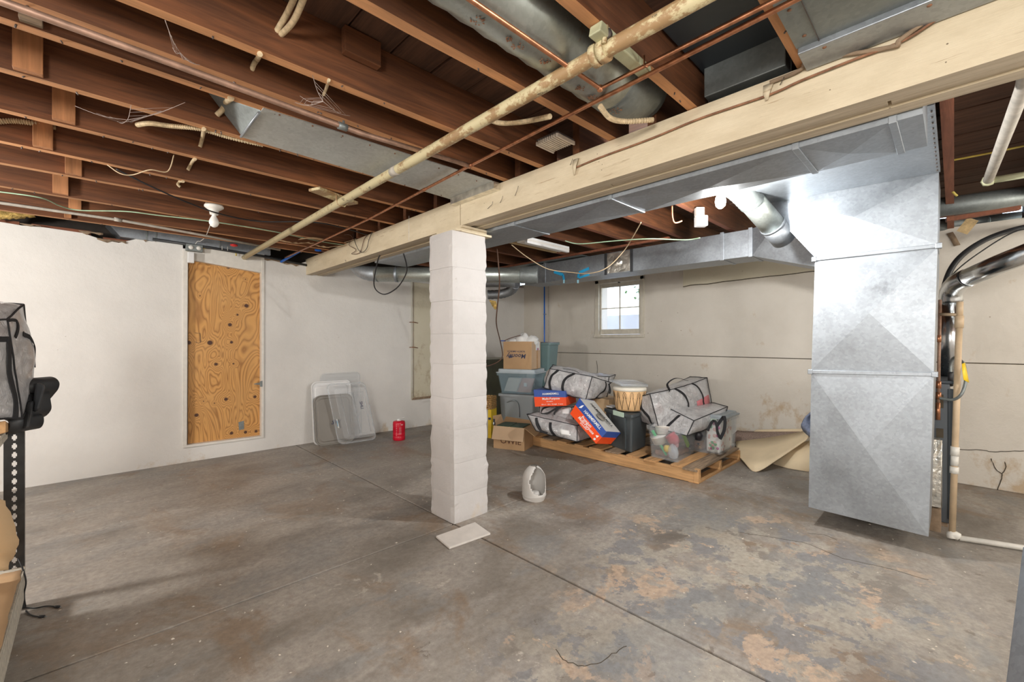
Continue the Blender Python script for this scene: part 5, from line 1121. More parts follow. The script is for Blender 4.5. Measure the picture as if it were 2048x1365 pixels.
duffel('duffel_bag', 'clear duffel bag with dangling black handles lying across two clear totes', corners((1374,872,4.02),(1388,842,4.05),(1448,846,4.50),(1455,814,4.55),(1300,853,4.30),(1340,818,4.35),(1420,835,4.8),(1427,806,4.85)),
    bulge=(.015,.02,.01), seed=2, straps=((2,((.52,.95),(.55,.5),(.58,.03)),.030),),
    handles=(([ad(1415,862,4.0), ad(1423,846,4.02), ad(1429,842,4.02), ad(1433,850,4.0), ad(1435,865,3.99), ad(1440,877,3.99)], .024, RT), ([ad(1434,852,4.1), ad(1444,838,4.12), ad(1448,833,4.1), ad(1450,845,4.08), ad(1448,862,4.04), ad(1440,879,4.02)], .028, RT)))
duffel('duffel_bag', 'bulky clear duffel bag crowning the left pile above the flat paper carton', corners((1088,776,4.75),(1100,738,4.80),(1171,800,4.60),(1184,754,4.6),(1104,766,5.15),(1106,730,5.2),(1213,796,5.0),(1220,765,5.0)),
    bulge=(.03,.055,.03), seed=3, straps=((0,((.22,1.0),(.14,.75),(.13,.4),(.17,.0)),.028),(0,((.60,1.0),(.47,.75),(.45,.4),(.48,.0)),.028),(3,((.68,.95),(.62,.6),(.42,.05)),.028)),
    handles=(([ad(1118,740,4.8), ad(1130,738,4.8), ad(1150,742,4.75), ad(1160,748,4.7)], .012, FWV),([ad(1217,768,4.95), ad(1220,780,4.95), ad(1219,788,4.95)], .022, RT)))
duffel('duffel_bag', 'small end of a clear duffel bag poking out behind the left pile crown', corners((1160,775,5.3),(1165,752,5.35),(1215,772,5.35),(1218,754,5.4),(1170,765,5.6),(1175,748,5.6),(1224,765,5.6),(1231,750,5.6)), bulge=(.01,.02,.02), seed=4)
duffel('duffel_bag', 'flat clear duffel bag with paper tag along the pallet front edge', corners((1072,862,4.55),(1054,829,4.62),(1154,884,4.32),(1154,852,4.4),(1090,852,4.95),(1082,824,5.0),(1188,873,4.75),(1184,842,4.8)),
    bulge=(.02,.045,.02), seed=5, straps=((0,((.20,.90),(.19,.6),(.20,.1),(.28,.03)),.028),(0,((.50,.85),(.49,.6),(.50,.1),(.44,.03)),.028)), patches=((0,.68,.28,.19,.34,'print_white'),),
    handles=(([ad(1073,836,4.45), ad(1074,850,4.42), ad(1082,862,4.38), ad(1095,867,4.36)], .024, RT),))
duffel('duffel_bag', 'clear duffel bag with looped black handle squeezed beneath flat paper carton', corners((1078,836,4.8),(1080,812,4.85),(1148,846,4.62),(1143,815,4.7),(1090,830,5.2),(1092,810,5.2),(1165,838,5.0),(1160,812,5.1)),
    bulge=(.02,.03,.01), seed=6, handles=(([ad(1102,812,4.78), ad(1086,818,4.74), ad(1083,828,4.7), ad(1095,827,4.68), ad(1108,820,4.66), ad(1122,812,4.66)], .020, Vector((0,0,1))),([ad(1124,812,4.66), ad(1112,822,4.63), ad(1108,830,4.62)], .020, RT)), patches=((0,.70,.55,.22,.36,'print_white'),))
duffel('duffel_bag', 'big clear duffel bag with black edges on shelf rack top at left', corners((-90,842,1.62),(-90,640,1.62),(44,836,1.93),(14,640,1.90),(-90,800,2.0),(-60,600,2.0),(62,792,2.18),(47,610,2.12)),
    bulge=(.035,.03,.02), seed=7, n=18, straps=((0,((.97,.80),(.90,.5),(.93,.2),(.88,.0)),.030),(3,((.30,.80),(.62,.62),(.70,.38)),.022),(0,((.6,.82),(.97,.80)),.024),(3,((.02,.98),(.3,.93),(.1,.80)),.014)), wr=.013)
dk = thing('black_fabric_roll', 'folded black rubbery cloth hanging over the rack post below the left bag', 'cloth', ad(60,860,2.03))
A_ = [(72,757),(90,758),(97,772),(88,792),(78,806),(80,822),(72,836),(62,840),(64,852),(56,862),(30,862)]
for k, (pts, D_) in enumerate((([(66,765),(74,757),(88,759),(96,768),(94,780),(84,793),(77,803),(80,818),(74,830),(64,838)], 2.10), ([(70,780),(75,790),(78,806),(79,822),(70,834),(62,836),(60,826),(70,806),(76,788)], 2.06), ([(56,800),(52,828),(62,836),(63,850),(56,860),(40,861),(24,860),(24,850)], 2.02))):
    q = bez([ad(px, py, D_) for px, py in pts], 6); dv = FW*.10
    g = [[p-dv*.9+RT*(-.0)+Vector((0,0,.0)), p-dv*.3, p+dv*.5] for p in q]
    MB().sheet(g, .006).build('fold', 'rubber_black', dk)
q = [ad(px, py, 2.0) for px, py in ((72,760),(90,764),(92,778),(80,796),(66,804),(60,795),(64,775))]
MB().hexa([ad(30,858,1.98),ad(58,860,1.98),ad(64,840,2.1),ad(40,840,2.1),ad(52,805,2.0),ad(66,800,2.0),ad(80,800,2.12),ad(60,800,2.12)]).build('bundle', 'rubber_black', dk, bevel=.02)
MB().hexa([ad(62,825,2.02),ad(78,822,2.02),ad(80,825,2.12),ad(66,825,2.12),ad(72,765,2.02),ad(92,772,2.02),ad(90,765,2.14),ad(72,762,2.14)]).build('bundle', 'rubber_black', dk, bevel=.02)
ws = tag(MB().hexa([ad(-60,885,1.80),ad(12,866,1.85),ad(24,862,2.05),ad(-50,870,2.1),ad(-60,852,1.80),ad(12,842,1.85),ad(22,850,2.05),ad(-50,845,2.1)]).build('wood_block', 'pallet_wood', bevel=.004), 'orange brown wood block under the bag on rack top', 'wood block')

# ================================================================ PALLET
PT = .13
pal = thing('pallet', 'long light wood pallet on the floor carrying bags, cartons and totes', 'pallet', (4.4,2.65,0))
x0, x1, y0, y1 = 3.80, 4.86, 1.56, 3.80
for x in (x0, (x0+x1)/2-.02, x1-.04): MB().box((x,y0,.018 if x > x0 else .004),(x+.04,y1,PT-.02)).build('stringer', 'pallet_wood', pal, bevel=.003)
for i, y in enumerate((1.56,)): MB().box((x0+.002,y,.0),(x1,y+.09,.018)).build('bottom_board', 'pallet_wood_cross', pal, bevel=.002)
ys_ = [1.70,1.95,2.15,2.36,2.56,2.78,3.0,3.2,3.42,3.64]
for i, y in enumerate(ys_):
    MB().box((x0-.01+random.uniform(-.008,.01),y,PT-.02),(x1,y+.13+random.uniform(-.02,.02),PT-.002)).build('deck_board', 'old_wood' if i in (3,7) else 'pallet_wood_cross', pal, bevel=.002)
o = MB().obox((4.28,1.62,PT-.001), Vector((1,-.02,.03)).normalized(), Vector((0,1,0)), Vector((-.03,0,1)).normalized(), .50, .065, .009).build('loose_board', 'old_wood', pal, bevel=.003)
MB().box((x0-.005,1.555,.005),(x0+.045,1.60,PT-.005)).build('end_block', 'pallet_wood', pal, bevel=.004)
tag(MB().hexa([az(1235,915,.0) if False else ad(1240,908,4.2)-Vector((0,0,.0)), ad(1262,913,4.2), ad(1264,910,4.3), ad(1242,905,4.3), ad(1243,897,4.22), ad(1260,900,4.22), ad(1262,898,4.3), ad(1246,895,4.3)]).build('crumpled_paper', 'print_white', bevel=.01), 'crumpled white scrap between grey tote and clear toy tote', 'paper') if False else None

# ================================================================ TOTES AND CARTONS
def taper_bin(name, label, near, a, b, z0, h, mat, flare=.10, wall=.006, rim=.016, lid=None, lid_label=None, cat='storage tote', ribs=0, handle=None, group=None, lid_h=.035):
    """near corner at base, a and b horizontal edge vectors, open-top tapered bin with real walls"""
    near = Vector((near[0], near[1], z0)); a = Vector((a[0], a[1], 0)); b = Vector((b[0], b[1], 0)); c = near+(a+b)/2
    root = thing(name, label, cat, c, group)
    def loop(s, z, inset=0.0, r=.03, n=4):
        la, lb = a.length*s/2-inset, b.length*s/2-inset; ea, eb = a.normalized(), b.normalized(); P = []
        for sa, sb, a0 in ((1,1,0),(-1,1,90),(-1,-1,180),(1,-1,270)):
            for k in range(n+1):
                t_ = math.radians(a0+90*k/n); P.append(Vector((c.x,c.y,0))+ea*(sa*(la-r)+r*math.cos(t_))+eb*(sb*(lb-r)+r*math.sin(t_))+Vector((0,0,z)))
        return P
    s1 = 1+flare
    L = [loop(1, z0), loop(s1, z0+h-.03), loop(s1, z0+h-.03, -rim), loop(s1, z0+h, -rim), loop(s1, z0+h, wall), loop(1, z0+wall, wall)]
    n = len(L[0]); fs = [tuple(reversed(range(n)))]
    for j in range(len(L)-1):
        for i in range(n): fs.append((j*n+i, j*n+(i+1) % n, (j+1)*n+(i+1) % n, (j+1)*n+i))
    fs.append(tuple((len(L)-1)*n+i for i in range(n)))
    MB().add([p for l in L for p in l], fs).build('tote_body', mat, root)
    if lid:
        L = [loop(s1, z0+h+.001, -rim-.006), loop(s1, z0+h+.015, -rim-.006), loop(s1, z0+h+.015, .0), loop(s1, z0+h+lid_h, .004), loop(s1, z0+h+lid_h, .02), loop(s1, z0+h+lid_h-.01, .03)]
        fs = [tuple(reversed(range(n)))]
        for j in range(len(L)-1):
            for i in range(n): fs.append((j*n+i, j*n+(i+1) % n, (j+1)*n+(i+1) % n, (j+1)*n+i))
        fs.append(tuple((len(L)-1)*n+i for i in range(n)))
        MB().add([p for l in L for p in l], fs).build('lid', lid, root)
    for (edge, t0, w_, dz0, dz1) in ([] if not ribs else ribs):
        pass
    return root, c, loop, s1
# grey tote with mint latch under the drum
gt, c, lp, s1 = taper_bin('storage_tote', 'charcoal tote with a mint green latch on the pallet beneath the drum', (3.90,2.27), (-.0+.13,.37), (.37,.04), PT, .385, 'tote_charcoal', flare=.10)
gn = Vector((3.90,2.27,0)); ga = Vector((.13,.37,0)); gb = Vector((.37,.04,0)); na = Vector((-ga.y, ga.x, 0)).normalized(); 
def onface(near, a, b, s, u, z, out=.002, flare=.10, z0=PT, h=.385):   # point on the face along a at param u, height z
    cc = near+(a+b)/2; f = 1+(s-1)*((z-z0)/h); p = cc + a*(u-.5)*f - b*.5*f; nrm = Vector((a.y,-a.x,0)).normalized(); nrm = nrm if nrm.dot(b) < 0 else -nrm
    return Vector((p.x, p.y, z)) + nrm*out
for u in (.22,.80): MB().ribbon([onface(gn,ga,gb,1.1,u,PT+.02,.008), onface(gn,ga,gb,1.1,u,PT+.34,.008)], ga.normalized(), .022, .012).build('moulded_rib', 'tote_charcoal', gt)
MB().ribbon([onface(gn,ga,gb,1.1,.42,PT+.345,.022), onface(gn,ga,gb,1.1,.42,PT+.392,.022)], ga.normalized(), .16, .012).build('latch', 'mint_plastic', gt)
g = lp(1.1, PT+.386, .0); MB().add(g, [tuple(range(len(g)))]).build('lid_panel', 'tote_charcoal', gt)
g = [onface(gn,ga,gb,1.1,u,PT+.40,-.03) for u in (.80,1.04)]; MB().hexa([g[0],g[1],g[1]+gb*.35,g[0]+gb*.35,g[0]+Vector((0,0,.012)),g[1]+Vector((0,0,.012)),g[1]+gb*.35+Vector((0,0,.012)),g[0]+gb*.35+Vector((0,0,.012))]).build('paper_sheet', 'print_white', gt)
# clear toy tote
tt, c, lp, s1 = taper_bin('storage_tote', 'clear tote full of coloured toys at the front corner of pallet', (3.86,1.775), (.04,.29), (.50,.05), PT, .30, 'clear_plastic', flare=.10)
tn = Vector((3.86,1.775,0))
def inn(x, y, z): return tn + Vector((.50,.05,0))*x + Vector((.04,.29,0))*y + Vector((0,0,PT+z))
tag(MB().obox(inn(.10,.72,.14), Vector((0,-.55,-.8)).normalized(), Vector((1,0,0)), Vector((0,.8,-.55)), .13, .012, .011).build('toy_stick', 'toy_green', bevel=.003), 'green toy stick leaning inside the clear toy tote', 'toy')
tag(MB().lathe([(0,-.035),(.024,-.03),(.034,-.012),(.034,.012),(.024,.03),(0,.035)], inn(.09,.42,.10), 10).build('toy_block', 'toy_yellow'), 'yellow knobbly toy low inside the clear toy tote', 'toy')
tag(MB().lathe([(0,-.05),(.04,-.045),(.055,0),(.05,.05),(.052,.055),(0,.06)], inn(.16,.25,.19), 14, axis=(-.3,.5,.8)).build('toy_cup', 'toy_red'), 'dark red toy cup near the top of the clear toy tote', 'toy')
tag(MB().lathe([(0,0),(.06,.0),(.075,.07),(.08,.075),(0,.08)], inn(.14,.72,.13), 16, axis=(-.2,.2,1)).build('toy_tub', 'off_white'), 'cream plastic tub inside the clear toy tote', 'tub')
tag(MB().lathe([(0,0),(.06,.0),(.075,.07),(.08,.075),(0,.08)], inn(.22,.66,.215), 16, axis=(.1,.1,1)).build('toy_tub', 'off_white'), 'cream plastic tub stacked topmost inside the clear toy tote', 'tub')
tag(MB().lathe([(0,0),(.04,.02),(.05,.06),(.042,.11),(.02,.14),(0,.15)], inn(.10,.18,.01), 12, axis=(-.05,.1,1)).build('plastic_bag', 'cling_plastic'), 'crinkled clear plastic bag at bottom of the clear toy tote', 'plastic bag')
tag(MB().obox(inn(.60,.10,.16), Vector((.6,0,-.7)).normalized(), Vector((0,1,0)), Vector((.7,0,.6)), .10, .010, .02).build('toy_strip', 'toy_lime', bevel=.003), 'lime green toy strip behind the red cup in toy tote', 'toy')
tag(MB().obox(inn(.45,.5,.04), Vector((1,0,0)), Vector((0,1,0)), Vector((0,0,1)), .17, .10, .03).build('toy_heap', 'toy_brown', bevel=.02), 'brown heap of small toys on the bottom of the toy tote', 'toy')
tag(MB().lathe([(0,-.05),(.03,-.04),(.045,0),(.03,.04),(0,.05)], inn(.35,.35,.12), 12, axis=(1,.3,.2)).build('toy_ball', 'bag_content_pink'), 'pinkish toy ball behind the plastic bag in toy tote', 'toy')
# second clear tote with lid
t2, c, lp, s1 = taper_bin('storage_tote', 'clear tote with slate blue lid at the pallet back right corner', (4.40,1.585), (.0,.37), (.40,.0), PT, .36, 'clear_plastic', flare=.07, lid='lid_slate')
MB().box((4.375,1.62,PT+.33),(4.385,1.68,PT+.37)).build('latch', 'mint_plastic', t2)
def in2(x, y, z): return Vector((4.40+.40*x, 1.585+.37*y, PT+z))
b1 = thing('patterned_bag', 'pale bag with pink and green fruit prints inside lidded clear tote', 'bag', in2(.3,.2,.01))
MB().box(tuple(in2(.06,.06,.012)), tuple(in2(.9,.42,.33))).build('bag', 'off_white', b1, bevel=.02)
for k in range(26):
    y = random.uniform(.09,.39); z = random.uniform(.03,.31); m = random.choice(['print_pink','print_pink','print_pink','print_green','print_magenta']) if y < .3 else 'print_pink'
    MB().lathe([(.012+random.random()*.008,.0),(.006,.003),(0,.003)], in2(.055,y,z), 10, axis=(-1,0,0)).build('print', m, b1)
for k in range(16):
    x = random.uniform(.1,.85); z = random.uniform(.03,.31)
    MB().lathe([(.012+random.random()*.010,.0),(.006,.003),(0,.003)], in2(x,.055,z), 10, axis=(0,-1,0)).build('print', 'print_pink', b1)
b2 = thing('dark_toy_heap', 'dark heap of small figures and balls inside lidded clear tote', 'toy', in2(.3,.7,.01))
MB().box(tuple(in2(.05,.50,.012)), tuple(in2(.9,.93,.27))).build('heap', 'toy_brown', b2, bevel=.03)
MB().lathe([(0,-.07),(.05,-.05),(.07,0),(.05,.05),(0,.07)], in2(.08,.62,.17), 16).build('dark_ball', 'toy_dark', b2)
for k in range(10): MB().lathe([(0,-.02),(.016,0),(0,.02)], in2(.04,random.uniform(.5,.92),random.uniform(.03,.2)), 8, axis=(random.random(),1,random.random())).build('figure', random.choice(['toy_brown','drum_hide','toy_dark','print_pink']), b2)
# drum
dm = thing('hide_drum', 'tan hide drum with dark zigzag lacing standing on the charcoal tote', 'drum', (4.13,2.50,.53))
dc_ = ad(1259,800,4.55); dc_.z = .530
MB().lathe([(0,0),(.135,0),(.145,.02),(.160,.14),(.172,.215),(.165,.232),(0,.236)], dc_, 36).build('drum_shell', 'drum_hide', dm)
MB().lathe([(0,.2365),(.160,.2365),(.168,.228),(.172,.205),(.1735,.205),(.170,.232),(.162,.2405),(0,.2405)], dc_, 36).build('drum_skin', 'drum_skin', dm)
m_ = MB(); N_ = 14; z_ = []
for k in range(N_):
    a0 = 2*math.pi*k/N_; a1 = 2*math.pi*(k+.5)/N_; a2 = 2*math.pi*(k+1)/N_
    P_ = lambda a, z: dc_+Vector(((.141+.030*z/.21)*math.cos(a), (.141+.030*z/.21)*math.sin(a), z))
    m_.tube([P_(a0,.015), P_(a0+(a1-a0)*.5,.10), P_(a1,.185), P_(a1+(a2-a1)*.5,.10), P_(a2,.015)], .0028, 5)
    m_.tube(bez([P_(a1-.10,.13), P_(a1-.09,.175), P_(a1,.197), P_(a1+.09,.175), P_(a1+.10,.13)], 4), .002, 4)
m_.build('lacing', 'lace_dark', dm)
wl_ = thing('white_tray', 'white translucent square tray lid lying tilted on the drum', 'tray', dc_+Vector((0,0,.245)))
ex = Vector((.9,-.42,-.04)).normalized(); ey = Vector((.42,.9,.12)).normalized(); cc = dc_+Vector((0,.01,.272))
ez = ex.cross(ey); m_ = MB()
m_.obox(cc, ex, ey, ez, .155, .125, .006); m_.build('tray_plate', 'clear_frosted', wl_, bevel=.004)
MB().tube([cc+ex*.15+ey*.12+ez*.012, cc-ex*.15+ey*.12+ez*.012, cc-ex*.15-ey*.12+ez*.012, cc+ex*.15-ey*.12+ez*.012], .006, 6, close=True).build('tray_rim', 'clear_frosted', wl_)
bs = thing('brown_carton', 'plain brown carton half hidden between the drum and left duffel bags', 'carton', ad(1212,815,5.0))
p = ad(1212,800,5.0); MB().box((p.x-.16,p.y-.14,PT),(p.x+.16,p.y+.16,p.z+.03)).build('box', 'kraft_paper', bs, bevel=.006)
# paper cartons
def carton(name, label, F, back, parts, group=None):
    """F: front quad bl br tr tl, back: offset vector. parts: (v0,v1,mat)"""
    F = [Vector(p) for p in F]; back = Vector(back); cen = sum(F, Vector())/4+back/2
    root = thing(name, label, 'carton', cen, group)
    for (v0, v1, m) in parts:
        a, b = F[0].lerp(F[3], v0), F[1].lerp(F[2], v0); d, c_ = F[0].lerp(F[3], v1), F[1].lerp(F[2], v1)
        MB().hexa([a, b, b+back, a+back, d, c_, c_+back, d+back]).build('carton_side', m, root)
    ex = (F[1]-F[0]).normalized(); ey = (F[3]-F[0]); ey = (ey-ex*ey.dot(ex)).normalized(); nz = ex.cross(ey)
    if nz.dot(back) > 0: nz = -nz
    return root, ex, ey, nz
bk = Vector((.30,.10,.0))
F = [ad(1070,814,4.72), ad(1133,812,4.62), ad(1131,783,4.62), ad(1067,780,4.72)]
hm, ex, ey, nz = carton('paper_carton', 'blue and orange copy paper carton lying flat under the top left duffel', F, bk, ((0,.58,'orange_carton'),(.58,1,'blue_carton')))
bk = (F[1]-F[0]).cross(Vector((0,0,1))).normalized()*-1
def onf(F, u, v, nz, o=.0015): return F[0].lerp(F[1], u).lerp(F[3].lerp(F[2], u), v)+nz*o
text('HAMMERMILL', onf(F,.27,.70,nz), ex, ey, .030, 'print_white', hm, xs=1.0)
text('Multi-Purpose', onf(F,.25,.40,nz), ex, ey, .034, 'print_white', hm)
text('500 SHEETS', onf(F,.38,.27,nz), ex, ey, .014, 'print_white', hm)
text('8.5 x 11   20 lb   92 bright   5 reams', onf(F,.22,.09,nz), ex, ey, .016, 'print_white', hm)
for (u0, u1, v0, v1) in ((.10,.28,.62,.97),(.80,.98,.55,.95)):
    q = [onf(F,u,v,nz,.002) for u, v in ((u0,v0),(u0+.06,v1),(u1,v1-.05),(u1-.02,v0))]; MB().tube(q, .0012, 4).build('tape_edge', 'clear_plastic', hm)
F = [ad(1140,828,4.42), ad(1192,888,4.15), ad(1213,865,4.20), ad(1159,797,4.50)]
bk = (ad(1203,804,4.80)-ad(1159,797,4.50)); bk = bk.normalized()*.27
ht, ex, ey, nz = carton('paper_carton', 'blue and orange copy paper carton tipped steeply on edge beside charcoal tote', F, bk, ((0,.56,'orange_carton'),(.56,1,'blue_carton')))
text('HAMMERMILL', onf(F,.27,.68,nz), ex, ey, .043, 'print_white', ht)
text('Premium', onf(F,.30,.34,nz), ex, ey, .042, 'print_white', ht)
text('Multi-Purpose', onf(F,.24,.18,nz), ex, ey, .042, 'print_white', ht)
text('20 lb PAPER', onf(F,.36,.08,nz), ex, ey, .020, 'print_white', ht)
MB().lathe([(0,.0008),(.012,.0008),(.012,.0)], onf(F,.90,.12,nz), 14, axis=nz).build('round_mark', 'print_white', ht)
c0 = onf(F,.165,.78,nz,.001); MB().add([c0-ex*.012-ey*.03, c0+ex*.012-ey*.012, c0+ex*.004+ey*.03, c0-ex*.010+ey*.012], [(0,1,2,3)]).build('eagle_mark', 'print_white', ht, fix=False)
c0 = onf(F,.90,.34,nz,.001); MB().add([c0-ex*.018, c0+ex*.012-ey*.012, c0+ex*.012+ey*.022], [(0,1,2)]).build('arrow_mark', 'print_white', ht, fix=False)
# grey top of tipped carton
tn_ = (F[2]-F[3]).cross(bk).normalized(); tn_ = tn_ if tn_.z > 0 else -tn_
g0, g1 = F[3].lerp(F[2],.02)+tn_*.001, F[3].lerp(F[2],.98)+tn_*.001
MB().hexa([g0,g1,g1+bk,g0+bk,g0+tn_*.002,g1+tn_*.002,g1+bk+tn_*.002,g0+bk+tn_*.002]).build('carton_top', 'grey_carton', ht)
text('HAMMERMILL', g0+ex*.06+bk*.42+tn_*.0035, ex, bk, .058, 'print_black', ht)
MB().lathe([(0,.001),(.05,.001),(.05,0)], g0+ex*.27+bk*.28+tn_*.0025, 20, axis=tn_).build('round_patch', 'tote_grey_lid', ht)
# ---- left stack: open carton, totes, moving box
EXs = Vector((.375,-.927,0)); EYs = Vector((.927,.375,0))
cn = Vector((3.534,3.41,0)); wl_2 = .385; dl = .27; hc = .26
oc = thing('open_carton', 'open brown carton with green folders on the floor at pallet left end', 'carton', cn-EXs*wl_2/2+EYs*dl/2)
def cw(name, a, b, z0, z1, th, m='cardboard'):
    a = Vector(a); b = Vector(b); d = (b-a).normalized(); nn = Vector((d.y,-d.x,0))*th/2
    return MB().hexa([a-nn+Vector((0,0,z0)), b-nn+Vector((0,0,z0)), b+nn+Vector((0,0,z0)), a+nn+Vector((0,0,z0)), a-nn+Vector((0,0,z1)), b-nn+Vector((0,0,z1)), b+nn+Vector((0,0,z1)), a+nn+Vector((0,0,z1))]).build(name, m, oc)
A0 = cn-EXs*wl_2; A1 = cn; A2 = cn+EYs*dl; A3 = A0+EYs*dl
cw('wall', A0, A1, 0, hc, .005); cw('wall', A1, A2, 0, hc, .005); cw('wall', A2, A3, 0, hc, .005); cw('wall', A3, A0, 0, hc, .005)
Z = Vector((0,0,1))
MB().sheet([[A0+Z*hc, A1+Z*hc],[A0-EYs*.035-EXs*.01+Z*(hc-.15), A1-EYs*.035+Z*(hc-.15)]], .005, sm=False).build('flap', 'cardboard_light', oc)
MB().sheet([[A1+Z*hc, A2+Z*hc],[A1+EXs*.13+Z*(hc-.085), A2+EXs*.13-EYs*.02+Z*(hc-.05)]], .005, sm=False).build('flap', 'cardboard', oc)
MB().sheet([[A3+Z*hc, A2+Z*hc],[A3+EYs*.08+Z*(hc+.05), A2+EYs*.09+Z*(hc+.02)]], .005, sm=False).build('flap', 'cardboard', oc)
MB().sheet([[A0+Z*hc, A3+Z*hc],[A0-EXs*.07+Z*(hc+.09)+EYs*.12, A3-EXs*.03+Z*(hc+.09)]], .005, sm=False).build('flap', 'cardboard', oc)
text('OWIE', A0+EXs*.085-EYs*.004+Z*.065, EXs, Z, .088, 'print_brown', oc, xs=1.15)
fo = thing('green_folders', 'dark green folders with yellow edges packed in the open carton', 'folder', cn-EXs*.2+EYs*.12+Z*.2)
MB().obox(cn-EXs*.19+EYs*dl/2+Z*(hc-.03), EXs, EYs, Z, .165, dl/2-.015, .028).build('paper_stack', 'yellow_carton' if False else 'pale_wood', fo)
for s_ in (-1, 1): MB().obox(cn-EXs*(.19+s_*.085)+EYs*dl/2+Z*(hc+.002), EXs, EYs, Z, .078, dl/2-.015, .004).build('folder_cover', 'green_cover', fo)
fg = thing('black_figurine', 'tiny black and white figurine propped behind the open carton edge', 'figurine', A0+EYs*.05+Z*.27)
pf = A0+EYs*.02-EXs*.005+Z*(hc+.0)
MB().lathe([(0,0),(.014,.0),(.017,.02),(.012,.045),(.006,.05),(.012,.058),(.013,.068),(0,.08)], pf, 12).build('body', 'print_black', fg); MB().lathe([(0,0),(.007,.01),(.007,.03),(0,.035)], pf-EYs*.012+Z*.005, 8).build('belly', 'print_white', fg)
# grey tote + clear tote
near_ = Vector((4.13,3.84,0)); aa = -EXs*.44; bb = EYs*.34
kt, c, lp, s1 = taper_bin('storage_tote', 'plain light grey tote at the bottom of the left stack', near_, aa, bb, 0, .545, 'tote_grey', flare=.12)
q0_ = near_+aa*.62-EYs*.028; MB().tube(bez([near_+aa*.40-EYs*.022+Z*.25, near_+aa*.43-EYs*.030+Z*.42, near_+aa*.60-EYs*.036+Z*.47, near_+aa*.78-EYs*.030+Z*.44]), .008, 6).build('moulded_arch', 'tote_grey', kt)
g = lp(1.12, .546, .0); MB().add(g, [tuple(range(len(g)))]).build('lid_panel', 'tote_grey', kt)
n2 = near_ - aa*.02 - bb*.02
lt, c, lp, s1 = taper_bin('storage_tote', 'pale blue clear tote with files inside in the middle of left stack', n2, aa*1.04, bb*1.04, .552, .27, 'clear_blue', flare=.16, lid='lid_blue_grey', lid_h=.055)
def in3(u, v, z): return n2+aa*1.04*u+bb*1.04*v+Z*(.552+z)
tag(MB().obox(in3(.66,.16,.115), (EXs*.55+Z*.83).normalized() if False else EXs, (Z*.93+EXs*.36).normalized(), EYs, .095, .10, .03).build('white_case', 'off_white', bevel=.012), 'white plastic case leaning inside the pale blue clear tote', 'case')
tag(MB().obox(in3(.30,.22,.11), EXs, (Z*.96+EXs*.28).normalized(), EYs, .11, .10, .012).build('pink_file', 'print_pink', bevel=.004), 'pinkish file box inside the pale blue clear tote', 'file box')
tag(MB().obox(in3(.27,.14,.12), EXs, Z, EYs, .02, .024, .004).build('file_label', 'print_white'), 'small white label card inside the pale blue clear tote', 'label')
zb_ = .552+.27+.055
mn = near_ + EYs*.02 - EXs*.02; mw = -EXs*.40; md = EYs*.34; mh = 1.243-zb_
mb_ = thing('moving_box', 'brown moving box printed upside down on top of the left stack', 'carton', mn+mw/2+md/2+Z*zb_)
def mwall(a, b, m='cardboard', z1=None):
    d = (b-a).normalized(); nn = Vector((d.y,-d.x,0))*.003; z1 = z1 or zb_+mh
    return MB().hexa([a-nn+Z*zb_, b-nn+Z*zb_, b+nn+Z*zb_, a+nn+Z*zb_, a-nn+Z*z1, b-nn+Z*z1, b+nn+Z*z1, a+nn+Z*z1]).build('wall', m, mb_)
mwall(mn, mn+mw); mwall(mn, mn+md, 'cardboard_light'); mwall(mn+mw, mn+mw+md); mwall(mn+md, mn+mw+md)
MB().hexa([mn+Z*(zb_+.001), mn+mw+Z*(zb_+.001), mn+mw+md+Z*(zb_+.001), mn+md+Z*(zb_+.001), mn+Z*(zb_+.006), mn+mw+Z*(zb_+.006), mn+mw+md+Z*(zb_+.006), mn+md+Z*(zb_+.006)]).build('base', 'cardboard', mb_)
text('Moonily', mn+mw*.18-EYs*.004+Z*(zb_+.20), -EXs, -Z, .085, 'print_navy', mb_, shear=.2)
text('NORTH AMERICA', mn+mw*.22-EYs*.004+Z*(zb_+.245), -EXs, -Z, .032, 'print_navy', mb_)
c0 = mn+mw*.74-EYs*.0045+Z*(zb_+.15)
for k in range(5):
    a_ = math.radians(200+35*k); MB().obox(c0+(EXs*math.cos(a_)-Z*math.sin(a_))*.02, (EXs*math.cos(a_)-Z*math.sin(a_)), (EXs*math.sin(a_)+Z*math.cos(a_)), EYs, .014, .005, .0006).build('leaf_print', 'print_navy', mb_)
MB().obox(mn+md*.62+EXs*.004+Z*(zb_+mh*.5), EYs, Z, EXs, .022, mh*.5, .0006).build('packing_tape', 'pallet_wood', mb_)
MB().obox(mn+md*.66+EXs*.005+Z*(zb_+mh*.83), EYs, Z, EXs, .075, .055, .0008).build('shipping_label', 'print_white', mb_)
for u, w_, m in ((.60,.012,'blue_carton'),(.68,.014,'orange_carton'),(.74,.008,'blue_carton')): MB().obox(mn+md*u+EXs*.0065+Z*(zb_+mh*.72), EYs, Z, EXs, w_/1.5, .014, .0006).build('label_print', m, mb_)
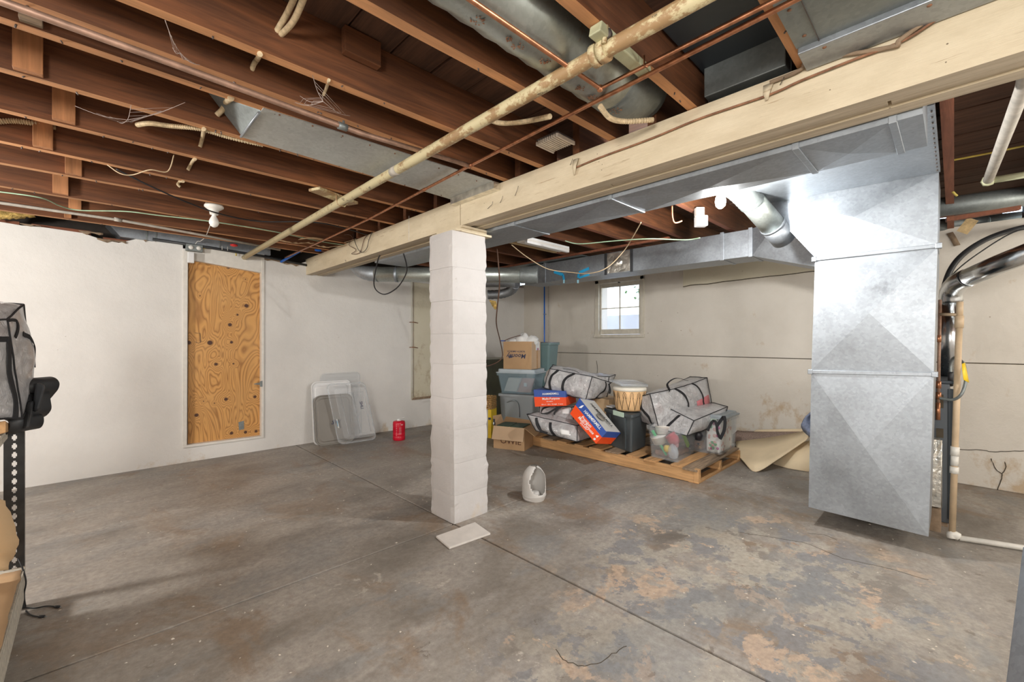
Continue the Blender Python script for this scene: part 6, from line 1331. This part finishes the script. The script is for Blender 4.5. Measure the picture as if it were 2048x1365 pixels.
for k, (u, v, rx_, rz, tilt) in enumerate(((.72,.4,.10,.09,0),(.45,.35,.10,.13,.2),(.22,.45,.10,.10,.5),(.10,.55,.07,.06,.2))):
    lab = ('crumpled white plastic bag at the left end of moving box top', 'tallest white plastic bag with black print in moving box', 'white rolled plastic bag slanting in moving box right half', 'small white plastic bag at the right corner of moving box')[k]
    m_ = MB(); cc = mn+mw*u+md*v+Z*(zb_+mh-.02); seg, rg_ = 20, 12; vs2 = []
    for j in range(rg_+1):
        for i in range(seg):
            th, ph = 2*math.pi*i/seg, math.pi*j/rg_; d = EXs*math.sin(ph)*math.cos(th)*rx_+EYs*math.sin(ph)*math.sin(th)*rx_*1.1+Z*math.cos(ph)*rz+EXs*math.cos(ph)*tilt*rz
            vs2.append(cc+d*(1+.28*noise.noise(d*22+Vector((k*5,0,0)))))
    m_.add(vs2, [(j*seg+i, j*seg+(i+1) % seg, (j+1)*seg+(i+1) % seg, (j+1)*seg+i) for j in range(rg_) for i in range(seg)], sm=True)
    o = tag(m_.build('plastic_bag', 'print_white'), lab, 'plastic bag')
bx_ = thing('black_bracket', 'dark bent strip resting across the left end of moving box', 'strip', mn+mw*.9+Z*(zb_+mh))
MB().ribbon(bez([mn+mw*1.0-EYs*.0+Z*(zb_+mh+.005), mn+mw*.75-EYs*.005+Z*(zb_+mh+.045), mn+mw*.40+EYs*.02+Z*(zb_+mh+.085)]), EYs, .02, .006).build('strip', 'print_brown', bx_)
MB().obox(mn+mw*1.02+Z*(zb_+mh+.01), EXs, EYs, Z, .03, .015, .008).build('blue_end', 'blue_carton', bx_)
# teal bin behind the stack
tb_near = Vector((4.66,4.02,0))
hb_, c, lp, s1 = taper_bin('storage_tote', 'dark green tote hidden behind the left stack under the teal bin', tb_near-Vector((.05,.0,0)), -EXs*.36, EYs*.34, 0, .60, 'tote_charcoal', flare=.06)
g = lp(1.06, .601, .0); MB().add(g, [tuple(range(len(g)))]).build('lid_panel', 'tote_charcoal', hb_)
tb, c, lp, s1 = taper_bin('teal_bin', 'tall teal plastic bin standing behind the moving box', tb_near, -EXs*.22, EYs*.32, .604, .62, 'teal_plastic', flare=.32, cat='bin')
MB().tube(lp(1.32, 1.226, -.012), .008, 6, close=True).build('rim', 'galvanised', tb)
# yellow box and wicker basket behind post
yb = Vector((3.72,4.28,0)); 
yx = thing('yellow_carton', 'yellow printed carton on the floor beside post, under the wicker basket', 'carton', yb)
ny_ = Vector((3.70,4.16,0)); ya, yd = -EXs*.26, EYs*.16; zy0, zy1 = .0, .37
def ybx(a, u0, u1, m): 
    return MB().hexa([ny_+ya*u0+Z*zy0, ny_+ya*u1+Z*zy0, ny_+ya*u1+yd+Z*zy0, ny_+ya*u0+yd+Z*zy0, ny_+ya*u0+Z*zy1, ny_+ya*u1+Z*zy1, ny_+ya*u1+yd+Z*zy1, ny_+ya*u0+yd+Z*zy1]).build('carton_body', m, yx)
ybx(0, .0, .18, 'yellow_carton'); ybx(0, .18, .42, 'grey_carton'); ybx(0, .42, 1.0, 'yellow_carton')
MB().obox(ny_+ya*.72-EYs*.001+Z*.325, EXs, Z, EYs, .06, .018, .001).build('brand_band', 'print_brown', yx); MB().obox(ny_+ya*.72-EYs*.002+Z*.33, EXs, Z, EYs, .055, .007, .001).build('brand_band', 'print_white', yx)
MB().obox(ny_+ya*.66-EYs*.001+Z*.25, EXs, Z, EYs, .045, .016, .001).build('title_band', 'print_white', yx); text('wipes', ny_+ya*.80-EYs*.003+Z*.243, EXs, Z, .026, 'print_black', yx)
MB().obox(ny_+ya*.60-EYs*.001+Z*.07, EXs, Z, EYs, .03, .025, .001).build('picture', 'print_white', yx); MB().obox(ny_+ya*.09-EYs*.001+Z*.25, EXs, Z, EYs, .018, .014, .001).build('picture', 'print_navy', yx)
wk = thing('wicker_basket', 'small woven wicker basket sitting on the yellow carton', 'basket', ny_+ya/2+Z*.375)
for r_ in range(7):
    z = .378+r_*.024
    for (a_, b_) in ((ny_+ya*.02, ny_+ya*.96), (ny_+ya*.02, ny_+ya*.02+yd*.95), (ny_+ya*.02+yd*.95, ny_+ya*.96+yd*.95), (ny_+ya*.96, ny_+ya*.96+yd*.95)):
        if r_ >= 5 and a_ == ny_+ya*.02 and b_ == ny_+ya*.96: b_ = ny_+ya*.38
        nn = 12; MB().tube([a_.lerp(b_, k/nn)+Z*(z+.004*(1 if (k+r_) % 2 else -1))+EYs*.003*(1 if (k+r_) % 2 else -1) for k in range(nn+1)], .012, 6).build('woven_strand', 'wicker', wk)
def adw(px, py, D):   # keep in front of the back wall
    dw = 5.42/(FW.x+(px-1024)/FPX*RT.x); return ad(px, py, dw-.03+min(0, (D-5.2)*.75))
# ---- carpet, denim
cp = thing('rolled_carpet', 'folded carpet remnant with tan foam backing on the floor between pallet and plenum', 'carpet', (4.9,1.2,0))
def cpt(px, py, z=None, D=None): return az(px, py, z) if D is None else adw(px, py, D)
g = []
top_ = [cpt(1473,884,D=4.95), cpt(1525,878,D=5.0), cpt(1575,870,D=5.05), cpt(1614,862,D=5.1)]; bot_ = [cpt(1473,908,D=4.75), cpt(1509,944,.01), cpt(1512,944,.01), cpt(1600,895,D=4.6)]
R1 = [adw(1472,884,4.95), adw(1530,877,5.0), adw(1580,869,5.05), adw(1616,862,5.1)]
R2 = [adw(1473,896,4.80), adw(1525,898,4.75), adw(1575,885,4.85), adw(1616,868,5.0)]
R3 = [adw(1473,908,4.70), adw(1518,922,4.45), adw(1565,906,4.6), adw(1616,876,4.9)]
R4 = [az(1490,926,.06), az(1516,941,.012), az(1556,919,.10), az(1612,884,.25)]
R4 = [ad(1490,926,4.32), az(1512,944,.004), adw(1556,919,4.45), adw(1612,881,4.85)]
rows = [bez(r_, 5) for r_ in (R1, R2, R3, R4)]
MB().sheet(rows, .008).build('folded_flap', 'foam_backing', cp)
R = [[adw(1536,924,4.55), adw(1575,934,4.50), adw(1626,941,4.45)],[adw(1560,905,4.8), adw(1595,905,4.75), adw(1626,905,4.7)],[adw(1590,890,5.0), adw(1605,886,5.0), adw(1626,880,5.0)]]
R[0] = [az(1536,925,.006), az(1575,937,.006), az(1630,946,.006)]
MB().sheet([bez(r_, 5) for r_ in R], .008).build('lower_flap', 'foam_backing', cp)
R = [[adw(1465,886,5.0), adw(1520,882,5.05), adw(1600,872,5.1)],[adw(1466,870,5.1), adw(1520,868,5.15), adw(1600,864,5.2)],[adw(1475,862,5.35), adw(1500,864,5.3), adw(1600,864,5.3)]]
MB().sheet([bez(r_, 5) for r_ in R], .012).build('pile_side', 'carpet_brown', cp)
R = [[adw(1505,866,5.25), adw(1560,867,5.25), adw(1618,864,5.25)],[adw(1512,860,5.4), adw(1560,859,5.4), adw(1618,858,5.4)]]
MB().sheet([bez(r_, 5) for r_ in R], .02).build('rolled_edge', 'foam_backing', cp)
dn = thing('denim_cloth', 'crumpled blue denim cloth peeking out from behind the left plenum edge', 'cloth', (4.6,.9,.3))
g = []
for i in range(8):
    row = []
    for j in range(10):
        py = 820+62*j/9; px = 1640-(35*math.sin(j/9*math.pi)**.7+2)*(i/7)
        row.append(adw(px, py, 4.60-.05*math.sin(i*.9+j*.6))+jag((0,0,0), .006))
    g.append(row)
MB().sheet(g, .012).build('cloth', 'denim', dn)
# small debris on the floor (uncountable)
dbm = MB()
for k in range(1100):
    x = random.uniform(-.3, 4.6); y = random.uniform(-.1, 5.4)
    if PX0-.05 < x < PX1+.05 and PY0-.05 < y < PY1+.05: continue
    s_ = random.uniform(.002, .009); a_ = random.random()*6; c0 = Vector((x, y, .0005)); u = Vector((math.cos(a_), math.sin(a_), 0))*s_; v_ = Vector((-u.y, u.x, 0))*random.uniform(.3,.9)
    dbm.add([c0-u, c0+v_, c0+u, c0-v_, c0+Vector((0,0,s_*.5))], [(0,1,4),(1,2,4),(2,3,4),(3,0,4)])
o = dbm.build('floor_debris', 'debris', fix=False); o['kind'] = 'stuff'; o['label'] = 'scattered chips and grit over the concrete floor'
